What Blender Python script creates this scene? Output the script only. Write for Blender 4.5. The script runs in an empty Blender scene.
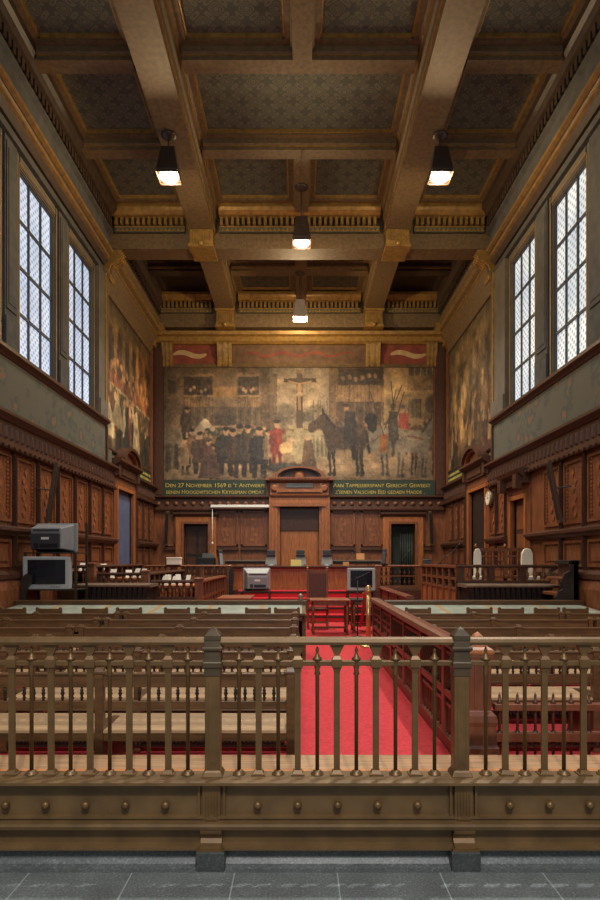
import bpy, bmesh, math, random
import numpy as np
from mathutils import Vector, Matrix, Euler
random.seed(7)
PI = math.pi
S = bpy.context.scene
COL = S.collection
CX, CY, F, EYE = 299.5, 560.0, 600.0, 1.6      # the photograph's principal point, focal length in pixels, eye height
def PX(px, d): return (px - CX) * d / F
def PZ(py, d): return EYE + (CY - py) * d / F

# ------------------------------------------------------------------ materials
def srgb(r, g, b):
    f = lambda c: (c / 255 / 12.92) if c / 255 <= 0.04045 else ((c / 255 + 0.055) / 1.055) ** 2.4
    return (f(r), f(g), f(b), 1)
def nodes(name):
    m = bpy.data.materials.new(name); m.use_nodes = True
    nt = m.node_tree; b = nt.nodes['Principled BSDF']
    return m, nt, b
def N(nt, t, **kw):
    n = nt.nodes.new(t)
    for k, v in kw.items():
        if k in n.inputs.keys() if isinstance(k, str) else False: n.inputs[k].default_value = v
        else: setattr(n, k, v)
    return n
def ramp(nt, stops):
    r = nt.nodes.new('ShaderNodeValToRGB')
    e = r.color_ramp.elements
    while len(e) < len(stops): e.new(0.5)
    for i, (p, c) in enumerate(stops):
        e[i].position = p; e[i].color = c
    return r
def mul(c, k): return (min(1, c[0]*k), min(1, c[1]*k), min(1, c[2]*k), 1)
def mat(name, c, rough=0.5, metal=0.0, var=0.3, scale=6, stretch=(1, 1, 1), bump=0.0, spec=0.5, c2=None, coat=0.0):
    m, nt, b = nodes(name)
    tc = N(nt, 'ShaderNodeTexCoord'); mp = N(nt, 'ShaderNodeMapping'); mp.inputs['Scale'].default_value = stretch
    nt.links.new(tc.outputs['Object'], mp.inputs['Vector'])
    ns = N(nt, 'ShaderNodeTexNoise'); ns.inputs['Scale'].default_value = scale; ns.inputs['Detail'].default_value = 5
    nt.links.new(mp.outputs['Vector'], ns.inputs['Vector'])
    lo = mul(c, 1 - var); hi = c2 or mul(c, 1 + var)
    r = ramp(nt, [(0.3, lo), (0.7, hi)])
    nt.links.new(ns.outputs['Fac'], r.inputs['Fac']); nt.links.new(r.outputs['Color'], b.inputs['Base Color'])
    b.inputs['Roughness'].default_value = rough; b.inputs['Metallic'].default_value = metal
    b.inputs['Specular IOR Level'].default_value = spec
    if coat: b.inputs['Coat Weight'].default_value = coat
    if bump:
        bp = N(nt, 'ShaderNodeBump'); bp.inputs['Strength'].default_value = bump; bp.inputs['Distance'].default_value = 0.01
        nt.links.new(ns.outputs['Fac'], bp.inputs['Height']); nt.links.new(bp.outputs['Normal'], b.inputs['Normal'])
    return m
M = {}
M['bench'] = mat('bench oak', srgb(90, 63, 37), 0.38, var=.35, scale=5, stretch=(1, 6, 6))
M['bench_seat'] = mat('worn seat oak', srgb(172, 140, 104), 0.42, var=.25, scale=5, stretch=(1, 9, 9))
M['dark_turned'] = mat('dark turned wood', srgb(38, 27, 20), 0.35, var=.3)
M['ledge'] = mat('ledge planks', srgb(190, 124, 76), 0.4, var=.35, scale=4, stretch=(.6, 14, 10))
M['mahogany'] = mat('red brown panel wood', srgb(116, 68, 40), 0.42, var=.4, scale=5, stretch=(5, 5, .8))
M['mahogany_dark'] = mat('dark red brown wood', srgb(72, 42, 27), 0.42, var=.35, scale=6, stretch=(4, 4, 1))
M['carving'] = mat('carved lighter wood', srgb(134, 80, 46), 0.42, var=.35, scale=12)
M['orange_wood'] = mat('orange brown wood', srgb(152, 90, 46), 0.4, var=.35, scale=5, stretch=(5, 5, .8))
M['rose_wood'] = mat('rosy wood', srgb(110, 62, 42), 0.38, var=.3, scale=6, stretch=(3, 3, 1))
M['black_wood'] = mat('near black wood', srgb(42, 34, 29), 0.4, var=.3)
M['counter_top'] = mat('grey worn counter top', srgb(120, 100, 82), 0.35, var=.2)
M['table_top'] = mat('pinkish table top', srgb(150, 92, 64), 0.35, var=.2)
M['bronze'] = mat('painted bronze metal', srgb(106, 79, 47), 0.42, metal=.35, var=.22, scale=9)
M['bronze_dark'] = mat('dark bronze metal', srgb(80, 66, 48), 0.36, metal=.35, var=.2, scale=9)
M['bronze_panel'] = mat('bronze base panel', srgb(104, 79, 48), 0.5, metal=.2, var=.25, scale=7, bump=.1)
M['gold'] = mat('old gold moulding', srgb(150, 117, 60), 0.4, metal=.3, var=.3, scale=8)
M['gold_dim'] = mat('dull gold moulding', srgb(120, 92, 50), 0.45, metal=.3, var=.3, scale=8)
M['ledge_far'] = mat('pale worn plank', srgb(172, 134, 98), 0.4, var=.35, scale=4, stretch=(.6, 14, 10))
M['beam'] = mat('ceiling beam wood', srgb(102, 82, 54), 0.62, var=.3, scale=4, stretch=(3, 3, 3))
M['beam_dark'] = mat('dark ceiling wood', srgb(58, 44, 32), 0.5, var=.3, scale=6)
M['teal_trim'] = mat('greenish grey trim', srgb(84, 84, 66), 0.55, var=.3, scale=14)
M['plaster'] = mat('grey brown stone plaster', srgb(92, 84, 72), 0.7, var=.22, scale=3)
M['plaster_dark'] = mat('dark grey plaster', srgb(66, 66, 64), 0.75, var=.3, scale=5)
M['carpet'] = mat('red carpet', srgb(188, 62, 66), 0.95, var=.18, scale=30, spec=.1)
M['carpet_step'] = mat('red step carpet', srgb(190, 52, 58), 0.95, var=.15, scale=30, spec=.1)
M['white_paper'] = mat('white paper', srgb(222, 214, 200), 0.8, var=.05)
M['white_fabric'] = mat('white fabric', srgb(226, 214, 192), 0.85, var=.05)
M['tv_silver'] = mat('silver grey plastic', srgb(168, 170, 168), 0.45, var=.06)
M['tv_grey'] = mat('mid grey plastic', srgb(128, 132, 136), 0.45, var=.06)
M['tv_dark'] = mat('dark grey plastic', srgb(56, 58, 62), 0.5, var=.1)
M['black'] = mat('black plastic', srgb(24, 24, 26), 0.45, var=.1)
M['screen'] = mat('dark glass screen', srgb(26, 30, 36), 0.12, var=.15, scale=2)
M['trolley'] = mat('dark green brown tube', srgb(58, 52, 40), 0.4, metal=.4, var=.15)
M['leather_brown'] = mat('brown leather', srgb(92, 46, 34), 0.5, var=.2, scale=20)
M['yellow'] = mat('pale yellow card', srgb(232, 222, 130), 0.8, var=.04)
M['tan_card'] = mat('tan cardboard', srgb(206, 150, 96), 0.8, var=.06)
M['green_board'] = mat('dark green inscription board', srgb(34, 50, 38), 0.6, var=.25, scale=4)
M['letter_gold'] = mat('yellow gilt lettering', srgb(180, 160, 76), 0.6, var=.1)
M['frieze_red'] = mat('red painted frieze', srgb(120, 56, 40), 0.7, var=.3, scale=4)
M['frieze_brown'] = mat('brown painted frieze', srgb(96, 70, 48), 0.7, var=.35, scale=5)
M['cream'] = mat('cream painted ribbon', srgb(178, 152, 108), 0.7, var=.2)
M['brass'] = mat('polished brass', srgb(196, 160, 98), 0.3, metal=.6, var=.1)
M['red_rope'] = mat('red velvet rope', srgb(150, 22, 28), 0.9, var=.15, scale=30)
M['clock_face'] = mat('clock face', srgb(220, 212, 190), 0.5, var=.03)
M['iron'] = mat('lead grey iron', srgb(62, 66, 72), 0.5, metal=.3, var=.15)
M['blue_door'] = mat('blue grey painted door', srgb(84, 92, 122), 0.5, var=.15, scale=3)
M['green_dark'] = mat('dark green doorway', srgb(30, 40, 32), 0.7, var=.3, scale=4)
M['speaker_wood'] = mat('grey brown loudspeaker wood', srgb(84, 66, 52), 0.5, var=.2, scale=9)
M['white_metal'] = mat('white enamelled metal', srgb(222, 220, 212), 0.4, var=.03)
M['lamp_metal'] = mat('dark lamp metal', srgb(66, 52, 44), 0.4, metal=.3, var=.2)
M['pale_glass'] = mat('pale lit shade', srgb(150, 140, 128), 0.5, var=.1)

def stone_mat(name, c, joints):
    m, nt, b = nodes(name)
    tc = N(nt, 'ShaderNodeTexCoord')
    n1 = N(nt, 'ShaderNodeTexNoise'); n1.inputs['Scale'].default_value = 90; n1.inputs['Detail'].default_value = 6
    n2 = N(nt, 'ShaderNodeTexNoise'); n2.inputs['Scale'].default_value = 5; n2.inputs['Detail'].default_value = 4
    for n in (n1, n2): nt.links.new(tc.outputs['Object'], n.inputs['Vector'])
    r1 = ramp(nt, [(.3, mul(c, .55)), (.58, c), (.75, mul(c, 1.9))]); nt.links.new(n1.outputs['Fac'], r1.inputs['Fac'])
    mx = N(nt, 'ShaderNodeMix', data_type='RGBA', blend_type='MULTIPLY'); mx.inputs[0].default_value = .6
    r2 = ramp(nt, [(.3, (.5, .5, .52, 1)), (.7, (1, 1, 1, 1))]); nt.links.new(n2.outputs['Fac'], r2.inputs['Fac'])
    nt.links.new(r1.outputs['Color'], mx.inputs[6]); nt.links.new(r2.outputs['Color'], mx.inputs[7])
    out = mx.outputs[2]
    if joints:
        sp = N(nt, 'ShaderNodeSeparateXYZ'); nt.links.new(tc.outputs['Object'], sp.inputs[0])
        masks = []
        for ax, per, off in (('X', .525, .335), ('Y', .9, .28)):
            a = N(nt, 'ShaderNodeMath', operation='ADD'); a.inputs[1].default_value = off + 30*per
            nt.links.new(sp.outputs[ax], a.inputs[0])
            md = N(nt, 'ShaderNodeMath', operation='MODULO'); md.inputs[1].default_value = per; nt.links.new(a.outputs[0], md.inputs[0])
            lt = N(nt, 'ShaderNodeMath', operation='LESS_THAN'); lt.inputs[1].default_value = .006; nt.links.new(md.outputs[0], lt.inputs[0])
            masks.append(lt)
        mm = N(nt, 'ShaderNodeMath', operation='MAXIMUM'); nt.links.new(masks[0].outputs[0], mm.inputs[0]); nt.links.new(masks[1].outputs[0], mm.inputs[1])
        jx = N(nt, 'ShaderNodeMix', data_type='RGBA'); nt.links.new(mm.outputs[0], jx.inputs[0]); nt.links.new(out, jx.inputs[6])
        jx.inputs[7].default_value = mul(c, 1.7); out = jx.outputs[2]
    nt.links.new(out, b.inputs['Base Color']); b.inputs['Roughness'].default_value = .45
    return m
M['stone_floor'] = stone_mat('blue grey stone slabs', srgb(124, 128, 126), True)
M['stone_block'] = stone_mat('near black stone', srgb(72, 76, 73), False)
M['stone'] = stone_mat('dark blue stone', srgb(98, 101, 100), False)

def damask_mat(name, ca, cb, per):
    m, nt, b = nodes(name)
    tc = N(nt, 'ShaderNodeTexCoord')
    sp = N(nt, 'ShaderNodeSeparateXYZ'); nt.links.new(tc.outputs['Object'], sp.inputs[0])
    def math_(op, a, bb=None):
        n = N(nt, 'ShaderNodeMath', operation=op)
        for i, v in enumerate((a, bb)):
            if v is None: continue
            if isinstance(v, (int, float)): n.inputs[i].default_value = v
            else: nt.links.new(v, n.inputs[i])
        return n.outputs[0]
    k = 2*PI/per
    sx = math_('SINE', math_('MULTIPLY', sp.outputs['X'], k)); sy = math_('SINE', math_('MULTIPLY', sp.outputs['Y'], k))
    cx2 = math_('COSINE', math_('MULTIPLY', sp.outputs['X'], k*2)); cy2 = math_('COSINE', math_('MULTIPLY', sp.outputs['Y'], k*2))
    v = math_('ADD', math_('MULTIPLY', sx, sy), math_('MULTIPLY', math_('ADD', cx2, cy2), .45))
    ns = N(nt, 'ShaderNodeTexNoise'); ns.inputs['Scale'].default_value = 9; nt.links.new(tc.outputs['Object'], ns.inputs['Vector'])
    v = math_('ADD', v, math_('MULTIPLY', ns.outputs['Fac'], .7))
    w = math_('SINE', math_('MULTIPLY', v, 8.0))
    r = ramp(nt, [(.35, ca), (.65, cb)]); nt.links.new(math_('ADD', math_('MULTIPLY', w, .5), .5), r.inputs['Fac'])
    nt.links.new(r.outputs['Color'], b.inputs['Base Color']); b.inputs['Roughness'].default_value = .7
    return m
M['damask'] = damask_mat('grey green patterned ceiling canvas', srgb(72, 74, 64), srgb(100, 99, 82), .5)

def band_mat(name):
    m, nt, b = nodes(name)
    tc = N(nt, 'ShaderNodeTexCoord')
    vo = N(nt, 'ShaderNodeTexVoronoi'); vo.inputs['Scale'].default_value = 2.6; nt.links.new(tc.outputs['Object'], vo.inputs['Vector'])
    ns = N(nt, 'ShaderNodeTexNoise'); ns.inputs['Scale'].default_value = 7; ns.inputs['Detail'].default_value = 6; nt.links.new(tc.outputs['Object'], ns.inputs['Vector'])
    a = N(nt, 'ShaderNodeMath', operation='ADD'); nt.links.new(vo.outputs['Distance'], a.inputs[0]); nt.links.new(ns.outputs['Fac'], a.inputs[1])
    r = ramp(nt, [(.6, srgb(116, 78, 60)), (.68, srgb(96, 90, 70)), (.76, srgb(70, 74, 66)), (.86, srgb(62, 67, 62)), (.99, srgb(84, 82, 70))])
    nt.links.new(a.outputs[0], r.inputs['Fac']); nt.links.new(r.outputs['Color'], b.inputs['Base Color']); b.inputs['Roughness'].default_value = .65
    return m
M['band'] = band_mat('grey green painted band')

def glass_mat(name, tint, strength):
    m, nt, b = nodes(name)
    tc = N(nt, 'ShaderNodeTexCoord')
    sp = N(nt, 'ShaderNodeSeparateXYZ'); nt.links.new(tc.outputs['Object'], sp.inputs[0])
    cb = N(nt, 'ShaderNodeCombineXYZ'); nt.links.new(sp.outputs['Y'], cb.inputs['X']); nt.links.new(sp.outputs['Z'], cb.inputs['Y'])
    mp = N(nt, 'ShaderNodeMapping'); mp.inputs['Rotation'].default_value = (0, 0, PI/4); nt.links.new(cb.outputs[0], mp.inputs['Vector'])
    vo = N(nt, 'ShaderNodeTexVoronoi'); vo.inputs['Scale'].default_value = 9.5; vo.inputs['Randomness'].default_value = 0
    nt.links.new(mp.outputs['Vector'], vo.inputs['Vector'])
    r = ramp(nt, [(.0, mul(tint, .3)), (.2, mul(tint, .38)), (.34, mul(tint, .9)), (.6, tint), (.68, mul(tint, .5))])
    nt.links.new(vo.outputs['Distance'], r.inputs['Fac'])
    ns = N(nt, 'ShaderNodeTexNoise'); ns.inputs['Scale'].default_value = 1.2; nt.links.new(tc.outputs['Object'], ns.inputs['Vector'])
    rr = ramp(nt, [(.3, (.6, .66, .76, 1)), (.7, (1, 1, 1, 1))]); nt.links.new(ns.outputs['Fac'], rr.inputs['Fac'])
    mx = N(nt, 'ShaderNodeMix', data_type='RGBA', blend_type='MULTIPLY'); mx.inputs[0].default_value = 1
    nt.links.new(r.outputs['Color'], mx.inputs[6]); nt.links.new(rr.outputs['Color'], mx.inputs[7])
    nt.links.new(mx.outputs[2], b.inputs['Emission Color']); b.inputs['Emission Strength'].default_value = strength
    b.inputs['Base Color'].default_value = (.2, .22, .25, 1); b.inputs['Roughness'].default_value = .25
    return m
M['glass_left'] = glass_mat('leaded daylight glass', (.66, .76, .92, 1), 1.0)
M['glass_right'] = glass_mat('leaded warm daylight glass', (.86, .88, .84, 1), 1.05)

def emit(name, c, s):
    m, nt, b = nodes(name)
    b.inputs['Emission Color'].default_value = c; b.inputs['Emission Strength'].default_value = s
    b.inputs['Base Color'].default_value = (.8, .7, .5, 1)
    return m
M['lamp_glow'] = emit('glowing lamp lens', (1, .82, .55, 1), 14)
M['lamp_glow_dim'] = emit('dimmer glowing lamp lens', (1, .62, .38, 1), 7)

def leather_mat(name):
    m, nt, b = nodes(name)
    tc = N(nt, 'ShaderNodeTexCoord'); sp = N(nt, 'ShaderNodeSeparateXYZ'); nt.links.new(tc.outputs['Object'], sp.inputs[0])
    a = N(nt, 'ShaderNodeMath', operation='ADD'); a.inputs[1].default_value = 17.0; nt.links.new(sp.outputs['X'], a.inputs[0])
    md = N(nt, 'ShaderNodeMath', operation='MODULO'); md.inputs[1].default_value = .85; nt.links.new(a.outputs[0], md.inputs[0])
    lt = N(nt, 'ShaderNodeMath', operation='LESS_THAN'); lt.inputs[1].default_value = .07; nt.links.new(md.outputs[0], lt.inputs[0])
    ns = N(nt, 'ShaderNodeTexNoise'); ns.inputs['Scale'].default_value = 6; nt.links.new(tc.outputs['Object'], ns.inputs['Vector'])
    r = ramp(nt, [(.3, srgb(138, 148, 136)), (.7, srgb(170, 176, 160))]); nt.links.new(ns.outputs['Fac'], r.inputs['Fac'])
    mx = N(nt, 'ShaderNodeMix', data_type='RGBA'); nt.links.new(lt.outputs[0], mx.inputs[0]); nt.links.new(r.outputs['Color'], mx.inputs[6])
    mx.inputs[7].default_value = srgb(176, 142, 98)
    nt.links.new(mx.outputs[2], b.inputs['Base Color']); b.inputs['Roughness'].default_value = .3
    return m
M['leather'] = leather_mat('grey green desk leather with tan strips')

def paint_mat(name):
    m, nt, b = nodes(name)
    at = N(nt, 'ShaderNodeAttribute'); at.attribute_name = 'paint'
    tc = N(nt, 'ShaderNodeTexCoord'); ns = N(nt, 'ShaderNodeTexNoise'); ns.inputs['Scale'].default_value = 5; ns.inputs['Detail'].default_value = 8
    nt.links.new(tc.outputs['Object'], ns.inputs['Vector'])
    r = ramp(nt, [(.3, (.82, .82, .82, 1)), (.7, (1.0, 1.0, 1.0, 1))]); nt.links.new(ns.outputs['Fac'], r.inputs['Fac'])
    mx = N(nt, 'ShaderNodeMix', data_type='RGBA', blend_type='MULTIPLY'); mx.inputs[0].default_value = 1
    nt.links.new(at.outputs['Color'], mx.inputs[6]); nt.links.new(r.outputs['Color'], mx.inputs[7])
    nt.links.new(mx.outputs[2], b.inputs['Base Color']); b.inputs['Roughness'].default_value = .6
    return m
M['paint'] = paint_mat('oil paint on canvas')

# ------------------------------------------------------------------ mesh helpers
class MB:
    def __init__(s): s.v = []; s.f = []; s.m = []; s.sm = []
    def add(s, vs, fs, m=0, sm=False):
        o = len(s.v); s.v += [tuple(v) for v in vs]
        for f in fs: s.f.append(tuple(i + o for i in f)); s.m.append(m); s.sm.append(sm)
    def box(s, x0, x1, y0, y1, z0, z1, m=0):
        if x0 > x1: x0, x1 = x1, x0
        if y0 > y1: y0, y1 = y1, y0
        if z0 > z1: z0, z1 = z1, z0
        s.add([(x0,y0,z0),(x1,y0,z0),(x1,y1,z0),(x0,y1,z0),(x0,y0,z1),(x1,y0,z1),(x1,y1,z1),(x0,y1,z1)],
              [(0,3,2,1),(4,5,6,7),(0,1,5,4),(1,2,6,5),(2,3,7,6),(3,0,4,7)], m); return s
    def hexa(s, a, b, m=0):      # a, b: four corners each (same winding)
        s.add(list(a)+list(b), [(0,3,2,1),(4,5,6,7),(0,1,5,4),(1,2,6,5),(2,3,7,6),(3,0,4,7)], m); return s
    def frustum(s, x, y, z0, z1, w0, d0, w1, d1, m=0, dy=0):
        q = lambda w, d, z, o: [(x-w/2,y-d/2+o,z),(x+w/2,y-d/2+o,z),(x+w/2,y+d/2+o,z),(x-w/2,y+d/2+o,z)]
        return s.hexa(q(w0,d0,z0,0), q(w1,d1,z1,dy), m)
    def prism(s, poly, axis, a0, a1, m=0, sm=False):
        n = len(poly)
        P = {'x': lambda p, a: (a, p[0], p[1]), 'y': lambda p, a: (p[0], a, p[1]), 'z': lambda p, a: (p[0], p[1], a)}[axis]
        vs = [P(p, a0) for p in poly] + [P(p, a1) for p in poly]
        o = len(s.v); s.v += vs
        for i in range(n):
            j = (i+1) % n; s.f.append((o+i, o+j, o+n+j, o+n+i)); s.m.append(m); s.sm.append(sm)
        s.f.append(tuple(o+i for i in reversed(range(n)))); s.m.append(m); s.sm.append(False)
        s.f.append(tuple(o+n+i for i in range(n))); s.m.append(m); s.sm.append(False)
        return s
    def lathe(s, cx, cy, prof, seg=10, m=0, sm=True, rot=0.0, axis='z'):
        vs = []
        for r, z in prof:
            for k in range(seg):
                a = rot + 2*PI*k/seg
                p = (r*math.cos(a), r*math.sin(a))
                vs.append({'z': (cx+p[0], cy+p[1], z), 'x': (z, cx+p[0], cy+p[1]), 'y': (cx+p[0], z, cy+p[1])}[axis])
        fs = []
        for i in range(len(prof)-1):
            for k in range(seg):
                k2 = (k+1) % seg
                fs.append((i*seg+k, i*seg+k2, (i+1)*seg+k2, (i+1)*seg+k))
        s.add(vs, fs, m, sm)
        o = len(s.v) - len(vs)
        s.f.append(tuple(o+k for k in reversed(range(seg)))); s.m.append(m); s.sm.append(False)
        s.f.append(tuple(o+(len(prof)-1)*seg+k for k in range(seg))); s.m.append(m); s.sm.append(False)
        return s
    def sq(s, cx, cy, prof, m=0):
        return s.lathe(cx, cy, [(r*math.sqrt(2), z) for r, z in prof], 4, m, False, PI/4)
    def tube(s, pts, r, seg=8, m=0):
        pts = [Vector(p) for p in pts]; vs = []
        for i, p in enumerate(pts):
            t = (pts[min(i+1, len(pts)-1)] - pts[max(i-1, 0)]).normalized()
            u = t.orthogonal().normalized() if i == 0 else (u - t*u.dot(t)).normalized()
            w = t.cross(u)
            for k in range(seg):
                a = 2*PI*k/seg; vs.append(tuple(p + u*(r*math.cos(a)) + w*(r*math.sin(a))))
        fs = [(i*seg+k, i*seg+(k+1)%seg, (i+1)*seg+(k+1)%seg, (i+1)*seg+k) for i in range(len(pts)-1) for k in range(seg)]
        o = len(s.v); s.add(vs, fs, m, True)
        s.f.append(tuple(o+k for k in range(seg))); s.m.append(m); s.sm.append(False)
        s.f.append(tuple(o+(len(pts)-1)*seg+k for k in range(seg))); s.m.append(m); s.sm.append(False)
        return s
    def xform(s, mtx):
        s.v = [tuple(mtx @ Vector(v)) for v in s.v]; return s
ORG = {}
def build(name, mb, mats, parent=None, loc=None, bevel=0, local=False):
    """One mesh object. Vertices are in world space unless local; they are stored relative to the thing's base."""
    if not isinstance(mats, (list, tuple)): mats = [mats]
    off = Vector((0, 0, 0))
    if not local:
        if parent is not None: off = Vector(ORG.get(parent.name, (0, 0, 0)))
        elif loc is not None: off = Vector(loc)
    me = bpy.data.meshes.new(name)
    me.from_pydata([(v[0]-off.x, v[1]-off.y, v[2]-off.z) for v in mb.v], [], mb.f)
    for k in mats: me.materials.append(M[k] if isinstance(k, str) else k)
    me.polygons.foreach_set('material_index', mb.m); me.polygons.foreach_set('use_smooth', mb.sm)
    bm = bmesh.new(); bm.from_mesh(me); bmesh.ops.recalc_face_normals(bm, faces=bm.faces); bm.to_mesh(me); bm.free()
    o = bpy.data.objects.new(name, me); COL.objects.link(o)
    if parent is not None:
        o.parent = parent; ORG[o.name] = tuple(off)
    elif loc is not None:
        o.location = loc; ORG[o.name] = tuple(loc)
    if bevel:
        b = o.modifiers.new('edge', 'BEVEL'); b.width = bevel; b.segments = 2; b.limit_method = 'ANGLE'; b.angle_limit = 0.7
    return o
def tag(o, label=None, cat=None, group=None, kind=None):
    if label: o['label'] = label
    if cat: o['category'] = cat
    if group: o['group'] = group
    if kind: o['kind'] = kind
    return o
def thing(name, label, cat, loc=(0, 0, 0), rz=0, group=None):
    o = bpy.data.objects.new(name, None); COL.objects.link(o); o.empty_display_size = .2
    o.location = loc; o.rotation_euler = (0, 0, rz); ORG[o.name] = tuple(loc)
    return tag(o, label, cat, group)
def struct(name, mb=None, mats=None, loc=None):
    if mb is None:
        o = bpy.data.objects.new(name, None); COL.objects.link(o)
    else: o = build(name, mb, mats)
    o['kind'] = 'structure'; return o
def dup(o, parent=None):
    c = o.copy(); COL.objects.link(c)
    if parent is not None: c.parent = parent; c.matrix_parent_inverse = o.matrix_parent_inverse
    for ch in list(o.children): dup(ch, c)
    return c

# ------------------------------------------------------------------ the room
W, D, ZC = 5.05, 20.7, 10.67          # half width, far wall, ceiling canvas
def cells(a_cuts, b_cuts, holes):
    out = []
    for i in range(len(a_cuts)-1):
        for j in range(len(b_cuts)-1):
            ca, cb = (a_cuts[i]+a_cuts[i+1])/2, (b_cuts[j]+b_cuts[j+1])/2
            if not any(h[0] < ca < h[1] and h[2] < cb < h[3] for h in holes):
                out.append((a_cuts[i], a_cuts[i+1], b_cuts[j], b_cuts[j+1]))
    return out
def wall_boxes(a0, a1, b0, b1, holes):
    ac = sorted({a0, a1, *[h[0] for h in holes], *[h[1] for h in holes]}); bc = sorted({b0, b1, *[h[2] for h in holes], *[h[3] for h in holes]})
    return cells(ac, bc, holes)

struct('floor', MB().box(-W-.3, W+.3, -3, D+.3, -.2, 0), 'stone_floor')
# kerb of dark stone under the railing
kb = [(3.07, 0), (3.10, .006), (3.125, .018), (3.145, .04), (3.15, .098), (3.28, .098), (3.28, 0)]
struct('trim_1', MB().prism(kb, 'x', -W, W), 'stone')
tag(build('wooden_ledge', MB().box(-4.8, 4.8, 3.3, 3.52, 0, .375).box(-4.8, 4.8, 3.525, 3.78, 0, .372, 1), ['ledge', 'ledge_far'], loc=(0, 3.5, 0)),
    'long low wooden plank ledge running just behind the metal railing', 'ledge')
tag(build('red_carpet', MB().box(-4.82, 4.82, 3.8, 16.6, 0, .012), 'carpet', loc=(0, 10, 0)), 'bright red carpet covering the court floor and aisle', 'carpet')

WIN = {-1: [(8.5, 10.0), (10.76, 12.3), (13.06, 14.58)], 1: [(8.22, 9.64), (10.5, 11.92), (12.79, 14.24)]}
ZW0, ZW1 = 5.23, 8.62
SD = {-1: (16.45, 17.95, 0.0, 3.56), 1: (16.1, 17.6, 0.0, 3.56)}
SMALL_DOOR = (13.28, 14.1, 0.0, 2.98)
wn = 0
for s in (-1, 1):
    side = 'left' if s < 0 else 'right'
    SIDE_DOOR = SD[s]; E0, E1 = SIDE_DOOR[0]-.33, SIDE_DOOR[1]+.33
    holes = [(a, b, ZW0, ZW1) for a, b in WIN[s]] + [SIDE_DOOR]
    if s > 0: holes.append(SMALL_DOOR)
    mb = MB()
    for y0, y1, z0, z1 in wall_boxes(-3, D+.3, 0, ZC+.3, holes): mb.box(s*W, s*(W+.35), y0, y1, z0, z1)
    wall = struct('wall_'+side, mb, 'plaster')
    def X(o): return s*(W-o)                       # o: how far the piece stands out from the wall
    def mould(name, prof, y0, y1, m, axis='y'):
        return build(name, MB().prism([(X(o), z) for o, z in prof], 'y', y0, y1), m, wall)
    # windows: one pane mesh each, iron glazing bars and a moulded surround
    for y0, y1 in WIN[s]:
        wn += 1
        w = struct('window_%d' % wn, MB().box(s*(W+.06), s*(W+.08), y0, y1, ZW0, ZW1), 'glass_left' if s < 0 else 'glass_right')
        fr = MB(); t = .035
        for a in (y0+t/2, y1-t/2): fr.box(s*(W+.02), s*(W+.06), a-t/2, a+t/2, ZW0, ZW1)
        for k in (1, 2): a = y0+(y1-y0)*k/3; fr.box(s*(W+.025), s*(W+.06), a-.02, a+.02, ZW0, ZW1)
        for k in range(0, 5): z = ZW0+(ZW1-ZW0)*k/4; fr.box(s*(W+.025), s*(W+.06), y0, y1, max(ZW0, z-.025), min(ZW1, z+.025))
        build('window_frame', fr, 'iron', w)
        sm = MB()                                  # gold-brown moulded frame standing on the wall
        for (a0, a1, b0, b1) in ((y0-.14, y0-.02, ZW0-.1, ZW1+.28), (y1+.02, y1+.14, ZW0-.1, ZW1+.28), (y0-.02, y1+.02, ZW1+.02, ZW1+.28)):
            sm.box(X(0), X(.025), a0, a1, b0, b1); sm.box(X(.025), X(.04), a0+.03, a1-.03, b0+.03, b1-.04)
        build('window_surround', sm, 'plaster', w)
        # gold beading on the inner edge
        gb = MB()
        gb.box(X(.04), X(.05), y1+.03, y1+.05, ZW0, ZW1+.1).box(X(.04), X(.05), y0-.05, y0-.03, ZW0, ZW1+.1).box(X(.04), X(.05), y0-.05, y1+.05, ZW1+.08, ZW1+.1)
        build('window_bead', gb, 'gold', w)
    # plaster pilasters between the windows with sunk panels
    ys = WIN[s]
    for a, b in [(ys[0][1], ys[1][0]), (ys[1][1], ys[2][0])]:
        p = MB().box(X(0), X(.06), a+.16, b-.16, 5.15, 8.92).box(X(.06), X(.1), a+.14, b-.14, 5.15, 5.75).box(X(.06), X(.08), a+.2, b-.2, 5.9, 8.75)
        p.box(X(.08), X(.09), a+.25, b-.25, 6.0, 8.65)
        build('pilaster', p, 'plaster_dark', wall)
    e = ys[2][1]
    p = MB().box(X(0), X(.12), e+.18, 15.35, 5.15, 8.92).box(X(.12), X(.16), e+.2, 15.33, 5.15, 5.6)
    build('pilaster', p, 'plaster', wall)
    build('pilaster_edge', MB().box(X(.12), X(.15), 15.2, 15.26, 5.6, 8.9), 'gold', wall)
    # sill, painted band, wainscot
    mould('sill_moulding', [(0, 5.02), (.1, 5.04), (.12, 5.08), (.2, 5.12), (.2, 5.18), (.12, 5.2), (0, 5.2)], 1, 15.42, 'mahogany_dark')
    build('painted_band', MB().box(X(0), X(.08), 1, 15.36, 4.1, 5.03), 'band', wall)
    build('band_edge', MB().box(X(0), X(.13), 15.36, 15.44, 4.05, 5.03), 'mahogany_dark', wall)
    wc_hi = 15.95
    def cornice(y0, y1):
        mould('wainscot_cornice', [(0, 3.96), (.1, 3.96), (.14, 4.0), (.22, 4.04), (.22, 4.09), (.1, 4.13), (0, 4.13)], y0, y1, 'mahogany_dark')
        mb = MB().prism([(X(o), z) for o, z in [(0, 3.48), (.16, 3.48), (.17, 3.53), (.1, 3.56), (.08, 3.96), (0, 3.96)]], 'y', y0, y1)
        y = y0+.1
        while y < y1-.05:                           # row of carved bosses
            mb.frustum(0, 0, 0, 1, .13, .26, .07, .16)
            vs = mb.v[-8:]
            del mb.v[-8:]
            for (vx, vy, vz) in vs: mb.v.append((X(.08+.045*vz), y+vx, 3.76+vy))
            mb.box(X(.17), X(.2), y-.045, y+.045, 3.49, 3.53)
            y += .2
        build('carved_frieze', mb, 'mahogany_dark', wall)
    cornice(1, E0); cornice(E1, D-.0)
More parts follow.
